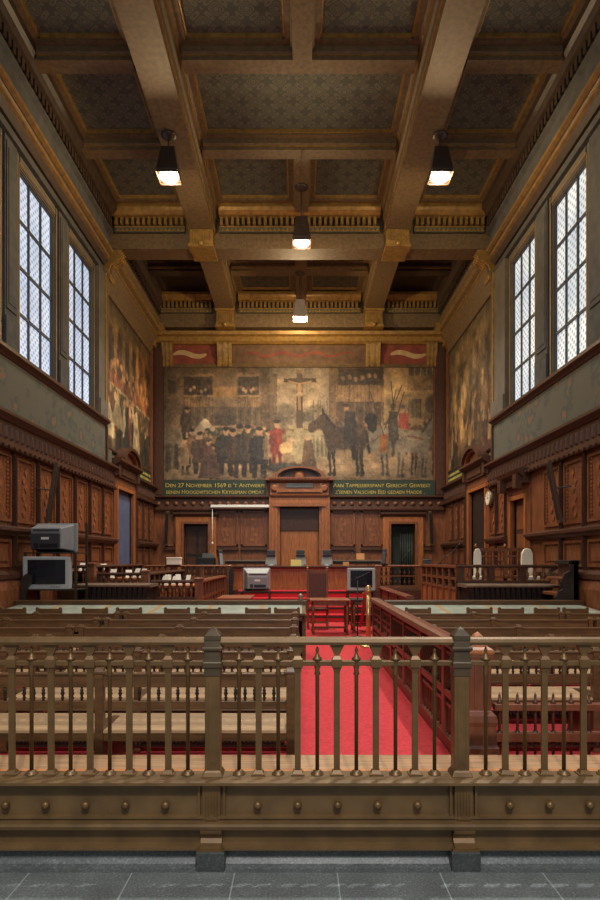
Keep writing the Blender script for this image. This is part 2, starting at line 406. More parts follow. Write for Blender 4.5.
    build('wainscot_backing', MB().box(X(0), X(.04), 1, E0, 0, 3.5).box(X(0), X(.04), E1, D, 0, 3.5), 'mahogany', wall) if s < 0 else \
        build('wainscot_backing', MB().box(X(0), X(.04), 1, 13.0, 0, 3.5).box(X(0), X(.04), 14.38, E0, 0, 3.5).box(X(0), X(.04), E1, D, 0, 3.5), 'mahogany', wall)
    mould('dado_moulding', [(.04, 2.02), (.12, 2.02), (.14, 2.06), (.2, 2.1), (.2, 2.15), (.1, 2.19), (.04, 2.19)], 1, 13.0 if s > 0 else E0, 'mahogany_dark')
    if s > 0: mould('dado_moulding', [(.04, 2.02), (.14, 2.02), (.2, 2.1), (.2, 2.15), (.1, 2.19), (.04, 2.19)], 14.38, E0, 'mahogany_dark')
    mould('dado_moulding', [(.04, 2.02), (.14, 2.02), (.2, 2.1), (.2, 2.15), (.1, 2.19), (.04, 2.19)], E1, D, 'mahogany_dark')
    mould('plinth_moulding', [(.04, 1.28), (.2, 1.28), (.2, 1.36), (.08, 1.42), (.04, 1.42)], 1, 13.0 if s > 0 else E0, 'mahogany_dark')
    mould('plinth', [(.04, 0), (.22, 0), (.22, 1.1), (.16, 1.28), (.04, 1.28)], 1, 13.0 if s > 0 else E0, 'mahogany')
    def panel(y0, y1):
        p = MB()
        p.box(X(.04), X(.1), y0, y0+.05, 1.42, 3.48, 1).box(X(.04), X(.13), y0+.01, y0+.04, 1.5, 3.4, 1)       # half-column strip
        a, b = y0+.1, y1-.05
        for (z0, z1) in ((2.26, 3.42), (1.48, 1.96)):
            p.box(X(.04), X(.075), a, b, z0, z0+.05).box(X(.04), X(.075), a, b, z1-.05, z1)
            p.box(X(.04), X(.075), a, a+.05, z0+.05, z1-.05).box(X(.04), X(.075), b-.05, b, z0+.05, z1-.05)
        p.box(X(.04), X(.06), a+.12, b-.12, 1.58, 1.86)
        c = (a+b)/2
        z = 2.38
        while z < 3.34:
            for q in (a+.115, b-.115): p.box(X(.04), X(.062), q-.022, q+.022, z, z+.035, 2)
            z += .068
        for k, z in enumerate([2.45, 2.6, 2.74, 2.9, 3.04, 3.2]):          # arabesque up the middle
            q = c + (.045 if k % 2 else -.045)
            p.prism([(q-.06, z), (q, z-.09), (q+.06, z), (q, z+.09)], 'x', X(.04), X(.055), 2)
        build('wainscot_panel', p, ['mahogany', 'mahogany_dark', 'carving'], wall)
    y = 5.76
    pitch = .935
    while y < E0-.4:
        if s < 0 or not (y+pitch > 13.0 and y < 14.36):
            panel(y, min(y+pitch, E0-.02))
        y += pitch
    if s > 0: panel(14.42, 15.3)
    for k in range(3): panel(E1+.02+k*.72, E1+.02+(k+1)*.72)
    # upper cornices of the near bay
    mould('gold_cornice', [(0, 9.08), (.12, 9.08), (.16, 9.12), (.2, 9.16), (.2, 9.2), (0, 9.2)], 1, 15.2, 'beam_dark')
    mould('gold_cornice', [(0, 9.2), (.2, 9.2), (.25, 9.23), (.26, 9.28), (.22, 9.3), (0, 9.3)], 1, 15.15, 'gold_dim')
    mould('gold_cornice', [(0, 9.3), (.22, 9.3), (.24, 9.34), (0, 9.34)], 1, 15.15, 'beam_dark')
    mould('gold_cornice', [(0, 9.34), (.26, 9.34), (.33, 9.38), (.34, 9.43), (.3, 9.45), (0, 9.45)], 1, 15.15, 'gold_dim')
    mould('upper_frieze', [(0, 8.9), (.06, 8.9), (.06, 9.08), (0, 9.08)], 1, 15.3, 'band')
    mould('head_moulding', [(0, 8.84), (.12, 8.86), (.16, 8.92), (.1, 8.96), (0, 8.96)], 1, 15.4, 'plaster_dark')
    mould('dark_frieze', [(0, 9.45), (.2, 9.45), (.22, 9.9), (.3, 9.94), (.3, 9.98), (0, 9.98)], 1, 15.3, 'plaster_dark')  # dark grey plaster frieze above the gold cornice
    mb = MB().prism([(X(o), z) for o, z in [(0, 9.98), (.24, 9.98), (.24, 10.22), (.36, 10.25), (.4, 10.36), (.46, 10.42), (.46, ZC), (0, ZC)]], 'y', 1, 15.1)
    y = 8.0
    while y < 15.05: mb.box(X(.24), X(.32), y, y+.09, 10.02, 10.2); y += .16
    build('dentil_cornice', mb, 'beam_dark', wall)
    # far bay: mural frame, cove and cornice
    mould('mural_lower_edge', [(0, 4.5), (.06, 4.5), (.08, 4.54), (.06, 4.58), (0, 4.58)], 15.44, 20.15, 'mahogany_dark')
    mould('mural_upper_edge', [(0, 8.5), (.08, 8.52), (.1, 8.58), (0, 8.62)], 15.5, 20.2, 'beam')
    mould('gold_cove', [(0, 8.6), (.06, 8.6), (.1, 8.9), (.2, 9.15), (.2, 9.3), (.3, 9.36), (.3, 9.62), (.36, 9.7), (0, 9.7)], 15.6, 20.3, 'beam')
    mould('cove_bead', [(.2, 9.2), (.24, 9.22), (.24, 9.26), (.2, 9.28)], 15.6, 20.3, 'gold')
    mould('cove_bead', [(.3, 9.4), (.33, 9.42), (.33, 9.47), (.3, 9.49)], 15.6, 20.3, 'gold')
    mb = MB().prism([(X(o), z) for o, z in [(0, 9.7), (.3, 9.7), (.3, 10.1), (.4, 10.14), (.46, 10.3), (.46, ZC), (0, ZC)]], 'y', 16.05, 20.3)
    y = 16.15
    while y < 20.2: mb.box(X(.3), X(.38), y, y+.09, 9.9, 10.08); y += .16
    build('dentil_cornice', mb, 'beam_dark', wall)
    for yy in (15.42, 20.18):                      # wall posts framing the mural
        build('mural_post', MB().box(X(0), X(.1), yy, yy+.12, 4.13, 9.0), 'beam' if yy < 16 else 'mahogany', wall)
    # scrolled bracket under the cross beam
    sc = [(0, 8.92), (.06, 8.86), (.14, 8.88), (.17, 8.97), (.12, 9.08), (.16, 9.22), (.28, 9.32), (.42, 9.38), (.46, 9.48), (.42, 9.58), (.46, 9.62), (0, 9.62)]
    for yy in (15.5, 20.28):
        mb = MB()
        for k in range(7): mb.prism([(X(o if k % 2 == 0 else o*.9), z if k % 2 == 0 or .0 < 0 else z) for o, z in sc], 'y', yy+k*.055+.001, yy+.054+k*.055)
        build('scroll_bracket', mb, 'gold', wall)

# far wall
FD = [(-3.97, -3.14), (3.14, 3.97)]
holes = [(a, b, 0, 2.84) for a, b in FD] + [(-.67, .67, 0, 3.5)]
mb = MB()
for x0, x1, z0, z1 in wall_boxes(-W-.35, W+.35, 0, ZC+.3, holes): mb.box(x0, x1, D, D+.35, z0, z1)
far = struct('wall_back', mb, 'mahogany')
def Y(o): return D-o
def fmould(name, prof, x0, x1, m): return build(name, MB().prism([(Y(o), z) for o, z in prof], 'x', x0, x1), m, far)
def fx(px): return (px-CX)/29.0
def fz(py): return EYE+(CY-py)/29.0
for x0, x1 in ((-W+.05, -1.05), (1.05, W-.05)):
    fmould('wainscot_cornice', [(0, 3.7), (.1, 3.7), (.2, 3.76), (.2, 3.81), (0, 3.84)], x0, x1, 'mahogany_dark')
    mb = MB().prism([(Y(o), z) for o, z in [(0, 3.3), (.14, 3.3), (.15, 3.35), (.08, 3.38), (.06, 3.7), (0, 3.7)]], 'x', x0, x1)
    x = x0+.15
    while x < x1-.1:
        mb.lathe(x, 3.54, [(.085, Y(.06)), (.085, Y(.09)), (.05, Y(.11)), (.02, Y(.13))], 10, 1, axis='y'); x += .3
    build('carved_frieze', mb, ['mahogany_dark', 'mahogany'], far)
    fmould('dado_moulding', [(0, 1.95), (.1, 1.95), (.14, 2.05), (.08, 2.1), (0, 2.1)], x0, x1, 'mahogany_dark') if False else None
for a, b in ((214, 238), (241, 267), (331, 355), (361, 383), (423, 432), (166, 176)):
    p = MB(); x0, x1 = fx(a), fx(b); z0, z1 = fz(546), fz(511)
    p.box(x0, x1, Y(.05), D, z0, z0+.06).box(x0, x1, Y(.05), D, z1-.06, z1).box(x0, x0+.06, Y(.05), D, z0, z1).box(x1-.06, x1, Y(.05), D, z0, z1)
    p.box(x0-.02, x1+.02, Y(.1), D, z0-.14, z0-.06, 1)
    if x1-x0 > .5:
        for q in (x0+.12, x1-.12):
            z = z0+.12
            while z < z1-.1: p.box(q-.015, q+.015, Y(.02), D, z, z+.03, 2); z += .06
        for k in range(5):
            c = (x0+x1)/2+(.05 if k % 2 else -.05); z = z0+.2+k*.18
            p.prism([(c-.06, z), (c, z-.08), (c+.06, z), (c, z+.08)], 'y', Y(.015), D, 2)
    p.box(x0, x1, Y(.04), D, .9, z0-.3, 0)
    build('wainscot_panel', p, ['mahogany', 'mahogany_dark', 'carving'], far)
# frieze, cornice and beam above the mural
z0, z1 = fz(366), fz(345)
for a, b, k in ((163, 217, 'frieze_red'), (232.5, 365, 'frieze_brown'), (380, 436, 'frieze_red')):
    fp = build('frieze_panel', MB().box(fx(a), fx(b), Y(.03), D, z0+.06, z1), k, far)
    rb = MB()
    x0, x1 = fx(a)+.35, fx(b)-.35; n = 26; top = []; bot = []
    for i in range(n+1):
        u = i/n; x = x0+(x1-x0)*u; zc = (z0+z1)/2+.03+.07*math.sin(u*PI*(2 if k == 'frieze_red' else 7)); h = .075*math.sin(PI*min(1, u*1.0))**.4 + .015
        if k == 'frieze_brown': h *= .6
        top.append((x, zc+h)); bot.append((x, zc-h))
    for i in range(n): rb.prism([bot[i], bot[i+1], top[i+1], top[i]], 'y', Y(.036), Y(.03))
    build('painted_scroll', rb, 'cream' if k == 'frieze_red' else 'letter_gold', fp) if k == 'frieze_red' else build('painted_scroll', rb, 'frieze_red', fp)
fmould('mural_upper_edge', [(0, z0-.06), (.06, z0-.06), (.09, z0), (.06, z0+.06), (0, z0+.06)], -W+.1, W-.1, 'beam')
fmould('gold_cornice', [(0, z1-.02), (.12, z1), (.2, z1+.08), (.2, z1+.22), (.32, z1+.26), (.36, z1+.36), (.2, z1+.44), (0, z1+.44)], -W+.05, W-.05, 'gold')
for px in (168, 225, 372.5, 431):
    x = fx(px); mb = MB()
    pr = [(0, z0-.04), (.1, z0-.04), (.14, z0+.06), (.14, z0+.25), (.2, z0+.45), (.26, z1-.04), (.26, z1+.02), (0, z1+.02)]
    hw = .25 if 200 < px < 400 else .17
    for k in range(5): mb.prism([(Y(o if k % 2 == 0 else max(0, o-.04)), z) for o, z in pr], 'x', x-hw+k*hw*.4, x-hw+(k+1)*hw*.4)
    build('frieze_corbel', mb, 'gold', far)
for s in (-1, 1): build('corner_post', MB().box(s*4.68, s*4.98, Y(.16), D, 3.84, 9.1), 'mahogany_dark', far)

# ceiling: canvas slab with beams, ribs, coffer frames and cornices
ceil = struct('ceiling', MB().box(-W-.3, W+.3, -3, D+.3, ZC, ZC+.2), 'damask')
def lbeam(y0, y1):
    for s in (-1, 1):
        x = 2.5*s
        pr = [(x-.3, 10.0), (x+.3, 10.0), (x+.3, 10.12), (x+.33, 10.15), (x+.33, 10.3), (x+.37, 10.34), (x+.37, 10.5), (x+.44, 10.56), (x+.44, ZC), (x-.44, ZC), (x-.44, 10.56), (x-.37, 10.5), (x-.37, 10.34), (x-.33, 10.3), (x-.33, 10.15), (x-.3, 10.12)]
        b = build('ceiling_beam', MB().prism(pr, 'y', y0, y1), 'beam', ceil)
        for t in (-1, 1): build('beam_bead', MB().box(x+t*.3, x+t*.325, y0, y1, 10.12, 10.145).box(x+t*.37, x+t*.4, y0, y1, 10.5, 10.525), 'gold', b)
lbeam(1, 15.45); lbeam(16.08, 20.3)
rows = [(6.2, 8.2), (8.5, 10.5), (10.8, 12.8), (13.1, 15.08), (16.3, 18.16), (18.5, 20.2)]
for y0, y1 in ((5.9, 6.2), (8.2, 8.5), (10.5, 10.8), (12.8, 13.1), (18.16, 18.5)):
    far_b = y0 > 16
    for xa, xb in ((-W+.4, -2.94), (-2.06, 2.06), (2.94, W-.4)):
        mb = MB().prism([(y0, 10.35), (y1, 10.35), (y1, 10.42), (y1+.05, 10.46), (y1+.05, ZC), (y0-.05, ZC), (y0-.05, 10.46), (y0, 10.42)], 'x', xa, xb)
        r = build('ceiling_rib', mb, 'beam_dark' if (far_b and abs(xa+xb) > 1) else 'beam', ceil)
        build('rib_bead', MB().box(xa, xb, y0-.02, y0, 10.42, 10.45).box(xa, xb, y0-.075, y0-.05, 10.58, 10.61), 'gold', r)
for i, (y0, y1) in enumerate(rows):
    mid = i in (1, 3, 4, 5)
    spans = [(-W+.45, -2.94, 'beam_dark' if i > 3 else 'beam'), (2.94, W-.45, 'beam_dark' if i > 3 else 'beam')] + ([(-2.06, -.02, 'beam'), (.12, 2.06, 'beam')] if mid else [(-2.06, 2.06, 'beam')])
    if mid:
        mb = MB().prism([(-.12, 10.35), (.22, 10.35), (.22, 10.46), (.26, 10.5), (.26, ZC), (-.16, ZC), (-.16, 10.5), (-.12, 10.46)], 'y', y0, y1)
        build('centre_rib', mb, 'beam', ceil)
    for xa, xb, mk in spans:
        if mid and mk == 'beam' and xa == -.02: pass
        if mid and xb == -.02: xb = -.16
        if mid and xa == .12: xa = .26
        fr = MB(); t = .1
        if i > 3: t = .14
        ya, yb = y0+.05, y1-.05
        def bar(a0, a1, b0, b1): fr.box(a0, a1, b0, b1, 10.56, ZC)
        bar(xa, xb, ya, ya+t); bar(xa, xb, yb-t, yb); bar(xa, xa+t, ya+t, yb-t); bar(xb-t, xb, ya+t, yb-t)
        for (a0, a1, b0, b1) in ((xa+t, xb-t, ya+t, ya+t+.03), (xa+t, xb-t, yb-t-.03, yb-t), (xa+t, xa+t+.03, ya+t, yb-t), (xb-t-.03, xb-t, ya+t, yb-t)):
            fr.box(a0, a1, b0, b1, 10.6, ZC, 1)
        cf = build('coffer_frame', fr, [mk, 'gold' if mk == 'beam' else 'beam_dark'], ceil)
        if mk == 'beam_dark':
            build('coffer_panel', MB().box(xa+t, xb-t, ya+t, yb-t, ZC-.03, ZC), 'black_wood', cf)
# cross beams with dentil cornices and fluted corbels
def xbeam(y0, y1, zb, zt, sp):
    b = build('cross_beam', MB().box(-W+.02, W-.02, y0, y1, zb, zt).box(-W+.02, W-.02, y0+.06, y1-.02, zt, ZC), 'beam', ceil)
    for xa, xb in ((-W+.3, -2.94), (-2.06, 2.06), (2.94, W-.3)):
        mb = MB().prism([(y0, zt), (y0-.04, zt), (y0-.06, zt+.1), (y0-.1, zt+.12)] + [(y0-.1, zt+.14), (y0-.1, zt+.34), (y0-.22, zt+.37), (y0-.3, zt+.44), (y0-.34, zt+.5), (y0-.34, ZC-.04), (y0-.4, ZC), (y0+.06, ZC)], 'x', xa, xb)
        c = build('beam_cornice', mb, 'gold', b)
        build('dentil_gap_shade', MB().box(xa, xb, y0-.106, y0-.1, zt+.14, zt+.345), 'black_wood', c)  # dark strip painting the shade in the gaps between dentils
        dm = MB(); x = xa+.03
        while x < xb-.06: dm.box(x, x+.07, y0-.19, y0-.106, zt+.15, zt+.335); x += .14
        build('dentil_row', dm, 'gold', c)
        tm = MB().box(xa, xb, y0-.09, y0, zt-.0, zt+.11)
        x = xa+.05
        while x < xb-.1: tm.prism([(x, zt+.01), (x+.1, zt+.01), (x+.05, zt+.09)], 'y', y0-.105, y0-.09, 1); x += .11
        build('leaf_moulding', tm, ['teal_trim', 'gold'], c)
    for s in (-1, 1):
        x = 2.5*s; mb = MB()
        mb.box(x-.33, x+.33, y0-.34, y0, zt-.02, zt+.12).box(x-.29, x+.29, y0-.26, y0, zb-.04, zt-.02)
        for k in range(9): mb.box(x-.27+k*.062, x-.24+k*.062, y0-.29, y0-.26, zb+.08, zt-.05)
        mb.box(x-.32, x+.32, y0-.32, y0, zb-.1, zb-.02).box(x-.31, x+.31, y0, y1, zb-.04, zb)
        mb.lathe(x, zb-.03, [(.07, y0-.33), (.07, y0-.36), (.03, y0-.4)], 10, 0, axis='y')
        build('fluted_corbel', mb, 'gold', b)
xbeam(15.5, 16.08, 9.64, 10.03, True)
xbeam(20.35, 20.72, 9.5, 9.96, True)

# ------------------------------------------------------------------ doors
dn = 0
def far_door(x0, x1, zt, dark, jamb=.12, num=0):
    d = struct('door_%d' % num, MB().box(x0-.28, x0-.02, Y(.12), D+.05, .76, zt+.02).box(x1+.02, x1+.28, Y(.12), D+.05, .76, zt+.02).box(x0-.28, x1+.28, Y(.12), D+.05, zt+.02, zt+.24), 'orange_wood')
    build('inner_architrave', MB().box(x0-.08, x0, Y(.15), D+.1, .76, zt).box(x1, x1+.08, Y(.15), D+.1, .76, zt).box(x0-.08, x1+.08, Y(.15), D+.1, zt, zt+.08), 'mahogany', d)
    build('door_cornice', MB().prism([(Y(0), zt+.24), (Y(.14), zt+.26), (Y(.2), zt+.34), (Y(.2), zt+.38), (Y(0), zt+.42)], 'x', x0-.36, x1+.36), 'mahogany_dark', d)
    lf = MB().box(x0, x1, D+.25, D+.3, .7, zt)
    build('door_leaf', lf, dark, d)
    return d
d = far_door(FD[0][0], FD[0][1], 2.84, 'black_wood', num=1)
pl = MB(); x0, x1 = FD[0]
for k in range(2): pl.box(x0+.06+k*.4, x0+.36+k*.4, D+.23, D+.25, 1.0, 1.7).box(x0+.06+k*.4, x0+.36+k*.4, D+.23, D+.25, 1.8, 2.7)
build('door_panel', pl, 'mahogany_dark', d)
d = far_door(FD[1][0], FD[1][1], 2.84, 'green_dark', num=2)
cu = MB()
for k in range(6): cu.lathe(FD[1][0]+.38+k*.08, D+.2, [(.045, .76), (.04, 1.8), (.045, 2.6)], 8, 0)
build('door_curtain', cu, 'green_dark', d)
# grand centre door
d = struct('door_3', MB().box(-1.03, -.75, Y(.3), D, .76, 3.5).box(.75, 1.03, Y(.3), D, .76, 3.5).box(-1.03, 1.03, Y(.3), D, 3.5, 3.76), 'orange_wood')
build('inner_architrave', MB().box(-.78, -.67, Y(.22), D+.1, .76, 3.5).box(.67, .78, Y(.22), D+.1, .76, 3.5).box(-.9, .9, Y(.36), D, 3.42, 3.54), 'carving', d)
pil = MB()
for s in (-1, 1):
    pil.box(s*.98, s*.94, Y(.33), Y(.3), .9, 3.6).box(s*.86, s*.82, Y(.33), Y(.3), .9, 3.45)
build('pilaster_strip', pil, 'carving', d)
ent = MB().prism([(Y(.0), 3.76), (Y(.36), 3.76), (Y(.38), 3.82), (Y(.34), 3.86), (Y(.34), 4.22), (Y(.42), 4.26), (Y(.5), 4.34), (Y(.5), 4.4), (Y(0), 4.4)], 'x', -1.0, 1.0)
ent.box(-1.15, 1.15, Y(.48), D, 4.3, 4.4)
build('entablature', ent, 'mahogany', d)
build('name_tablet', MB().box(-.45, .45, Y(.37), Y(.34), 4.06, 4.2), 'stone', d)
tb = MB().box(-.7, .7, Y(.4), Y(.34), 3.9, 4.0)
for s in (-1, 1): tb.lathe(s*.84, 4.04, [(.13, Y(.34)), (.13, Y(.38)), (.07, Y(.4))], 12, 0, axis='y').box(s*.7, s*.78, Y(.39), Y(.34), 3.88, 4.2)
build('carved_ornament', tb, 'carving', d)
arc = MB()
def arch(r0, r1, zc, ya, yb, m, hh=1.0):
    n = 18
    for i in range(n):
        a0, a1 = PI*i/n, PI*(i+1)/n
        q = [(math.cos(a0)*r0, zc+math.sin(a0)*r0*hh), (math.cos(a0)*r1, zc+math.sin(a0)*r1*hh), (math.cos(a1)*r1, zc+math.sin(a1)*r1*hh), (math.cos(a1)*r0, zc+math.sin(a1)*r0*hh)]
        arc.prism(q, 'y', ya, yb, m)
arch(.74, .88, 4.4, Y(.5), D, 0, .42); arch(.66, .74, 4.4, Y(.42), D, 1, .42); arch(0.0, .66, 4.4, Y(.3), D, 1, .42)
arc.lathe(0, 4.45, [(.2, Y(.3)), (.18, Y(.36)), (.08, Y(.4))], 12, 2, axis='y')
build('arched_pediment', arc, ['mahogany', 'mahogany_dark', 'carving'], d)
lf = MB().box(-.66, -.004, D+.1, D+.16, .7, 3.5).box(.004, .66, D+.1, D+.16, .7, 3.5).box(-.67, .67, D+.16, D+.2, .6, 3.5)
build('door_leaf', lf, 'orange_wood', d)
pn = MB()
for s in (-1, 1):
    for k in range(4): pn.box(s*(.06+k*.15), s*(.17+k*.15), D+.085, D+.1, 1.2, 2.6)
    pn.box(s*.06, s*.62, D+.07, D+.1, 1.0, 1.08)
build('door_panel', pn, 'orange_wood', d)
build('door_valance', MB().box(-.66, .66, D+.05, D+.09, 2.62, 3.46), 'mahogany_dark', d)

def side_door(s, y0, y1, zt, num, leaf, grand=True):
    X = lambda o: s*(W-o)
    d = struct('door_%d' % num, MB().box(X(-.1), X(.07), y0-.33, y0, 0, zt+.12).box(X(-.1), X(.07), y1, y1+.33, 0, zt+.12).box(X(-.1), X(.07), y0-.33, y1+.33, zt+.12, zt+.32), 'mahogany')
    e = .5 if grand else .26
    build('inner_architrave', MB().box(X(-.1), X(.1), y0-.12, y0-.02, 0, zt).box(X(-.1), X(.1), y1+.02, y1+.12, 0, zt).box(X(-.1), X(.1), y0-.12, y1+.12, zt, zt+.1), 'orange_wood', d)
    build('door_leaf', MB().box(X(-.08), X(-.03), y0, y1, 0, zt), leaf, d)
    if grand:
        en = MB().prism([(X(0), 3.88), (X(.14), 3.88), (X(.14), 4.16), (X(.22), 4.21), (X(.3), 4.27), (X(.3), 4.33), (X(0), 4.33)], 'y', y0-.45, y1+.3)
        for yy in (y0-.2, y1+.2): en.box(X(.14), X(.2), yy-.1, yy+.1, 3.9, 4.18)
        en.box(X(.14), X(.17), y0+.1, y1-.1, 3.95, 4.12)
        build('entablature', en, 'mahogany_dark', d)
        ar = MB(); c = (y0+y1)/2+.05; n = 16
        for (r0, r1, o, m) in ((.74, .9, .3, 0), (.6, .74, .22, 1), (0, .6, .12, 1)):
            for i in range(n):
                a0, a1 = PI*i/n, PI*(i+1)/n
                ar.prism([(c+math.cos(a)*r, 4.33+math.sin(a)*r*.52) for a, r in ((a0, r0), (a0, r1), (a1, r1), (a1, r0))], 'x', X(0), X(o), m)
        build('arched_pediment', ar, ['mahogany_dark', 'mahogany'], d)
    else:
        en = MB().prism([(X(0), zt+.3), (X(.2), zt+.3), (X(.2), zt+.42), (X(.3), zt+.52), (X(.34), zt+.6), (X(0), zt+.66)], 'y', y0-.3, y1+.3)
        en.box(X(.2), X(.34), y0-.2, y0, zt+.2, zt+.5).box(X(.2), X(.34), y1, y1+.2, zt+.2, zt+.5)
        build('entablature', en, 'mahogany_dark', d)
    return d
d = side_door(-1, SD[-1][0], SD[-1][1], 3.56, 4, 'blue_door')
d = side_door(1, SD[1][0], SD[1][1], 3.56, 5, 'black_wood')
d = side_door(1, SMALL_DOOR[0], SMALL_DOOR[1], 2.98, 6, 'mahogany_dark', grand=False)
pm = MB()
for (z0, z1) in ((.3, 1.4), (1.5, 2.2), (2.3, 2.85)): pm.box(W+.04, W+.02, SMALL_DOOR[0]+.1, SMALL_DOOR[1]-.1, z0, z1)
build('door_panel', pm, 'mahogany', d)

# ------------------------------------------------------------------ paintings
def lin(a):
    a = np.clip(a/255.0, 0, 1); return np.where(a <= .04045, a/12.92, ((a+.055)/1.055)**2.4)
class Paint:
    def __init__(s, x0, x1, y0, y1, res):
        s.x0, s.x1, s.y0, s.y1 = x0, x1, y0, y1
        s.nx = int((x1-x0)*res)+1; s.ny = int((y1-y0)*res)+1
        s.X, s.Y = np.meshgrid(np.linspace(x0, x1, s.nx), np.linspace(y0, y1, s.ny))
        s.C = np.zeros((s.ny, s.nx, 3)); s.rng = np.random.default_rng(3)
    def put(s, mask, c, a=1.0, soft=None):
        k = (mask.astype(float)*a)[..., None]; s.C = s.C*(1-k) + np.array(c, float)*k
    def rect(s, x0, x1, y0, y1, c, a=1.0): s.put((s.X >= x0) & (s.X <= x1) & (s.Y >= y0) & (s.Y <= y1), c, a)
    def ell(s, cx, cy, rx, ry, c, a=1.0, rot=0):
        u, v = s.X-cx, s.Y-cy; q = math.radians(rot)
        p = (u*math.cos(q)+v*math.sin(q))/rx; r = (-u*math.sin(q)+v*math.cos(q))/ry
        s.put(np.clip((1.15-np.sqrt(p*p+r*r))/.3, 0, 1), c, a)
    def poly(s, pts, c, a=1.0):
        inside = np.zeros_like(s.X, bool); n = len(pts)
        for i in range(n):
            (xa, ya), (xb, yb) = pts[i], pts[(i+1) % n]
            if ya == yb: continue
            inside ^= ((ya > s.Y) != (yb > s.Y)) & (s.X < (xb-xa)*(s.Y-ya)/(yb-ya)+xa)
        s.put(inside, c, a)
    def line(s, x0, y0, x1, y1, w, c, a=1.0):
        dx, dy = x1-x0, y1-y0; L = math.hypot(dx, dy) or 1
        t = np.clip(((s.X-x0)*dx+(s.Y-y0)*dy)/L**2, 0, 1)
        dd = np.hypot(s.X-x0-t*dx, s.Y-y0-t*dy); s.put(np.clip((w/2-dd)/.4+.5, 0, 1), c, a)
    def person(s, x, y0, y1, w, coat, head=(168, 130, 96), legs=(52, 42, 36), hat=None):
        h = y1-y0; hr = max(.9, h*.075)
        s.line(x-w*.2, y1-h*.3, x-w*.25, y1, w*.28, legs); s.line(x+w*.2, y1-h*.3, x+w*.28, y1, w*.28, legs)
        s.poly([(x-w*.32, y0+h*.17), (x+w*.32, y0+h*.17), (x+w*.52, y0+h*.75), (x-w*.52, y0+h*.78)], coat)
        s.line(x-w*.4, y0+h*.25, x-w*.5, y0+h*.5, w*.22, [c*.85 for c in coat]); s.line(x+w*.05, y0+h*.2, x+w*.1, y0+h*.7, w*.15, [min(255, c*1.25) for c in coat], .6)
        s.ell(x, y0+hr, hr*.9, hr*1.15, head)
        s.ell(x, y0+hr*.2, hr*1.0, hr*.6, hat or (48, 36, 28))
    def warp(s, amp, cell):
        gy, gx = s.ny//cell+3, s.nx//cell+3
        def field():
            g = s.rng.normal(0, amp, (gy, gx)); yi = np.arange(s.ny)/cell; xi = np.arange(s.nx)/cell
            y0, x0 = yi.astype(int), xi.astype(int); fy, fx_ = (yi-y0)[:, None], (xi-x0)[None, :]
            return (g[y0][:, x0]*(1-fy)*(1-fx_)+g[y0+1][:, x0]*fy*(1-fx_)+g[y0][:, x0+1]*(1-fy)*fx_+g[y0+1][:, x0+1]*fy*fx_)
        jj = np.clip((np.arange(s.ny)[:, None]+field()).round().astype(int), 0, s.ny-1); ii = np.clip((np.arange(s.nx)[None, :]+field()).round().astype(int), 0, s.nx-1)
        s.C = s.C[jj, ii]
        for c, k in ((23, .10), (9, .10)):
            s_, cell = cell, c; gy, gx = s.ny//cell+3, s.nx//cell+3
            s.C = s.C*(1+k*field()[..., None]/amp); cell = s_
    def glaze(s, tint, k, edge=.25):
        s.C = s.C*np.array(tint); g = s.C.mean(2, keepdims=True); s.C = s.C*(1-k)+g*np.array((1.12, .98, .78))*k
        u = (s.X-s.x0)/(s.x1-s.x0)*2-1; v = (s.Y-s.y0)/(s.y1-s.y0)*2-1
        s.C = s.C*(1-edge*np.clip(np.maximum(abs(u)**6, abs(v)**4), 0, 1))[..., None]
    def finish(s, amp=9):
        s.warp(.6, 4)
        for _ in range(4):
            a, b = s.rng.integers(2, 7, 2); n = s.rng.normal(0, 1, (s.ny//a+2, s.nx//b+2)); n = np.kron(n, np.ones((a, b)))[:s.ny, :s.nx]
            s.C += (n*amp*.22)[..., None]
        s.C += s.rng.normal(0, amp*.3, (s.ny, s.nx, 1))
        k = np.pad(s.C, ((1, 1), (1, 1), (0, 0)), 'edge')
        s.C = .5*s.C + .125*(k[:-2, 1:-1]+k[2:, 1:-1]+k[1:-1, :-2]+k[1:-1, 2:])
    def mesh(s, name, fn, label, loc, gain=1.0):
        vs = [tuple(np.array(fn(x, y))-np.array(loc)) for x, y in zip(s.X.ravel(), s.Y.ravel())]
        nx = s.nx
        fs = [(j*nx+i, j*nx+i+1, (j+1)*nx+i+1, (j+1)*nx+i) for j in range(s.ny-1) for i in range(nx-1)]
        me = bpy.data.meshes.new(name); me.from_pydata(vs, [], fs); me.materials.append(M['paint'])
        at = me.color_attributes.new('paint', 'FLOAT_COLOR', 'POINT')
        c = np.ones((s.ny*nx, 4), np.float32); c[:, :3] = lin(s.C*gain).reshape(-1, 3); at.data.foreach_set('color', c.ravel())
        o = bpy.data.objects.new(name, me); COL.objects.link(o); o.location = loc
        return tag(o, label, 'painting')

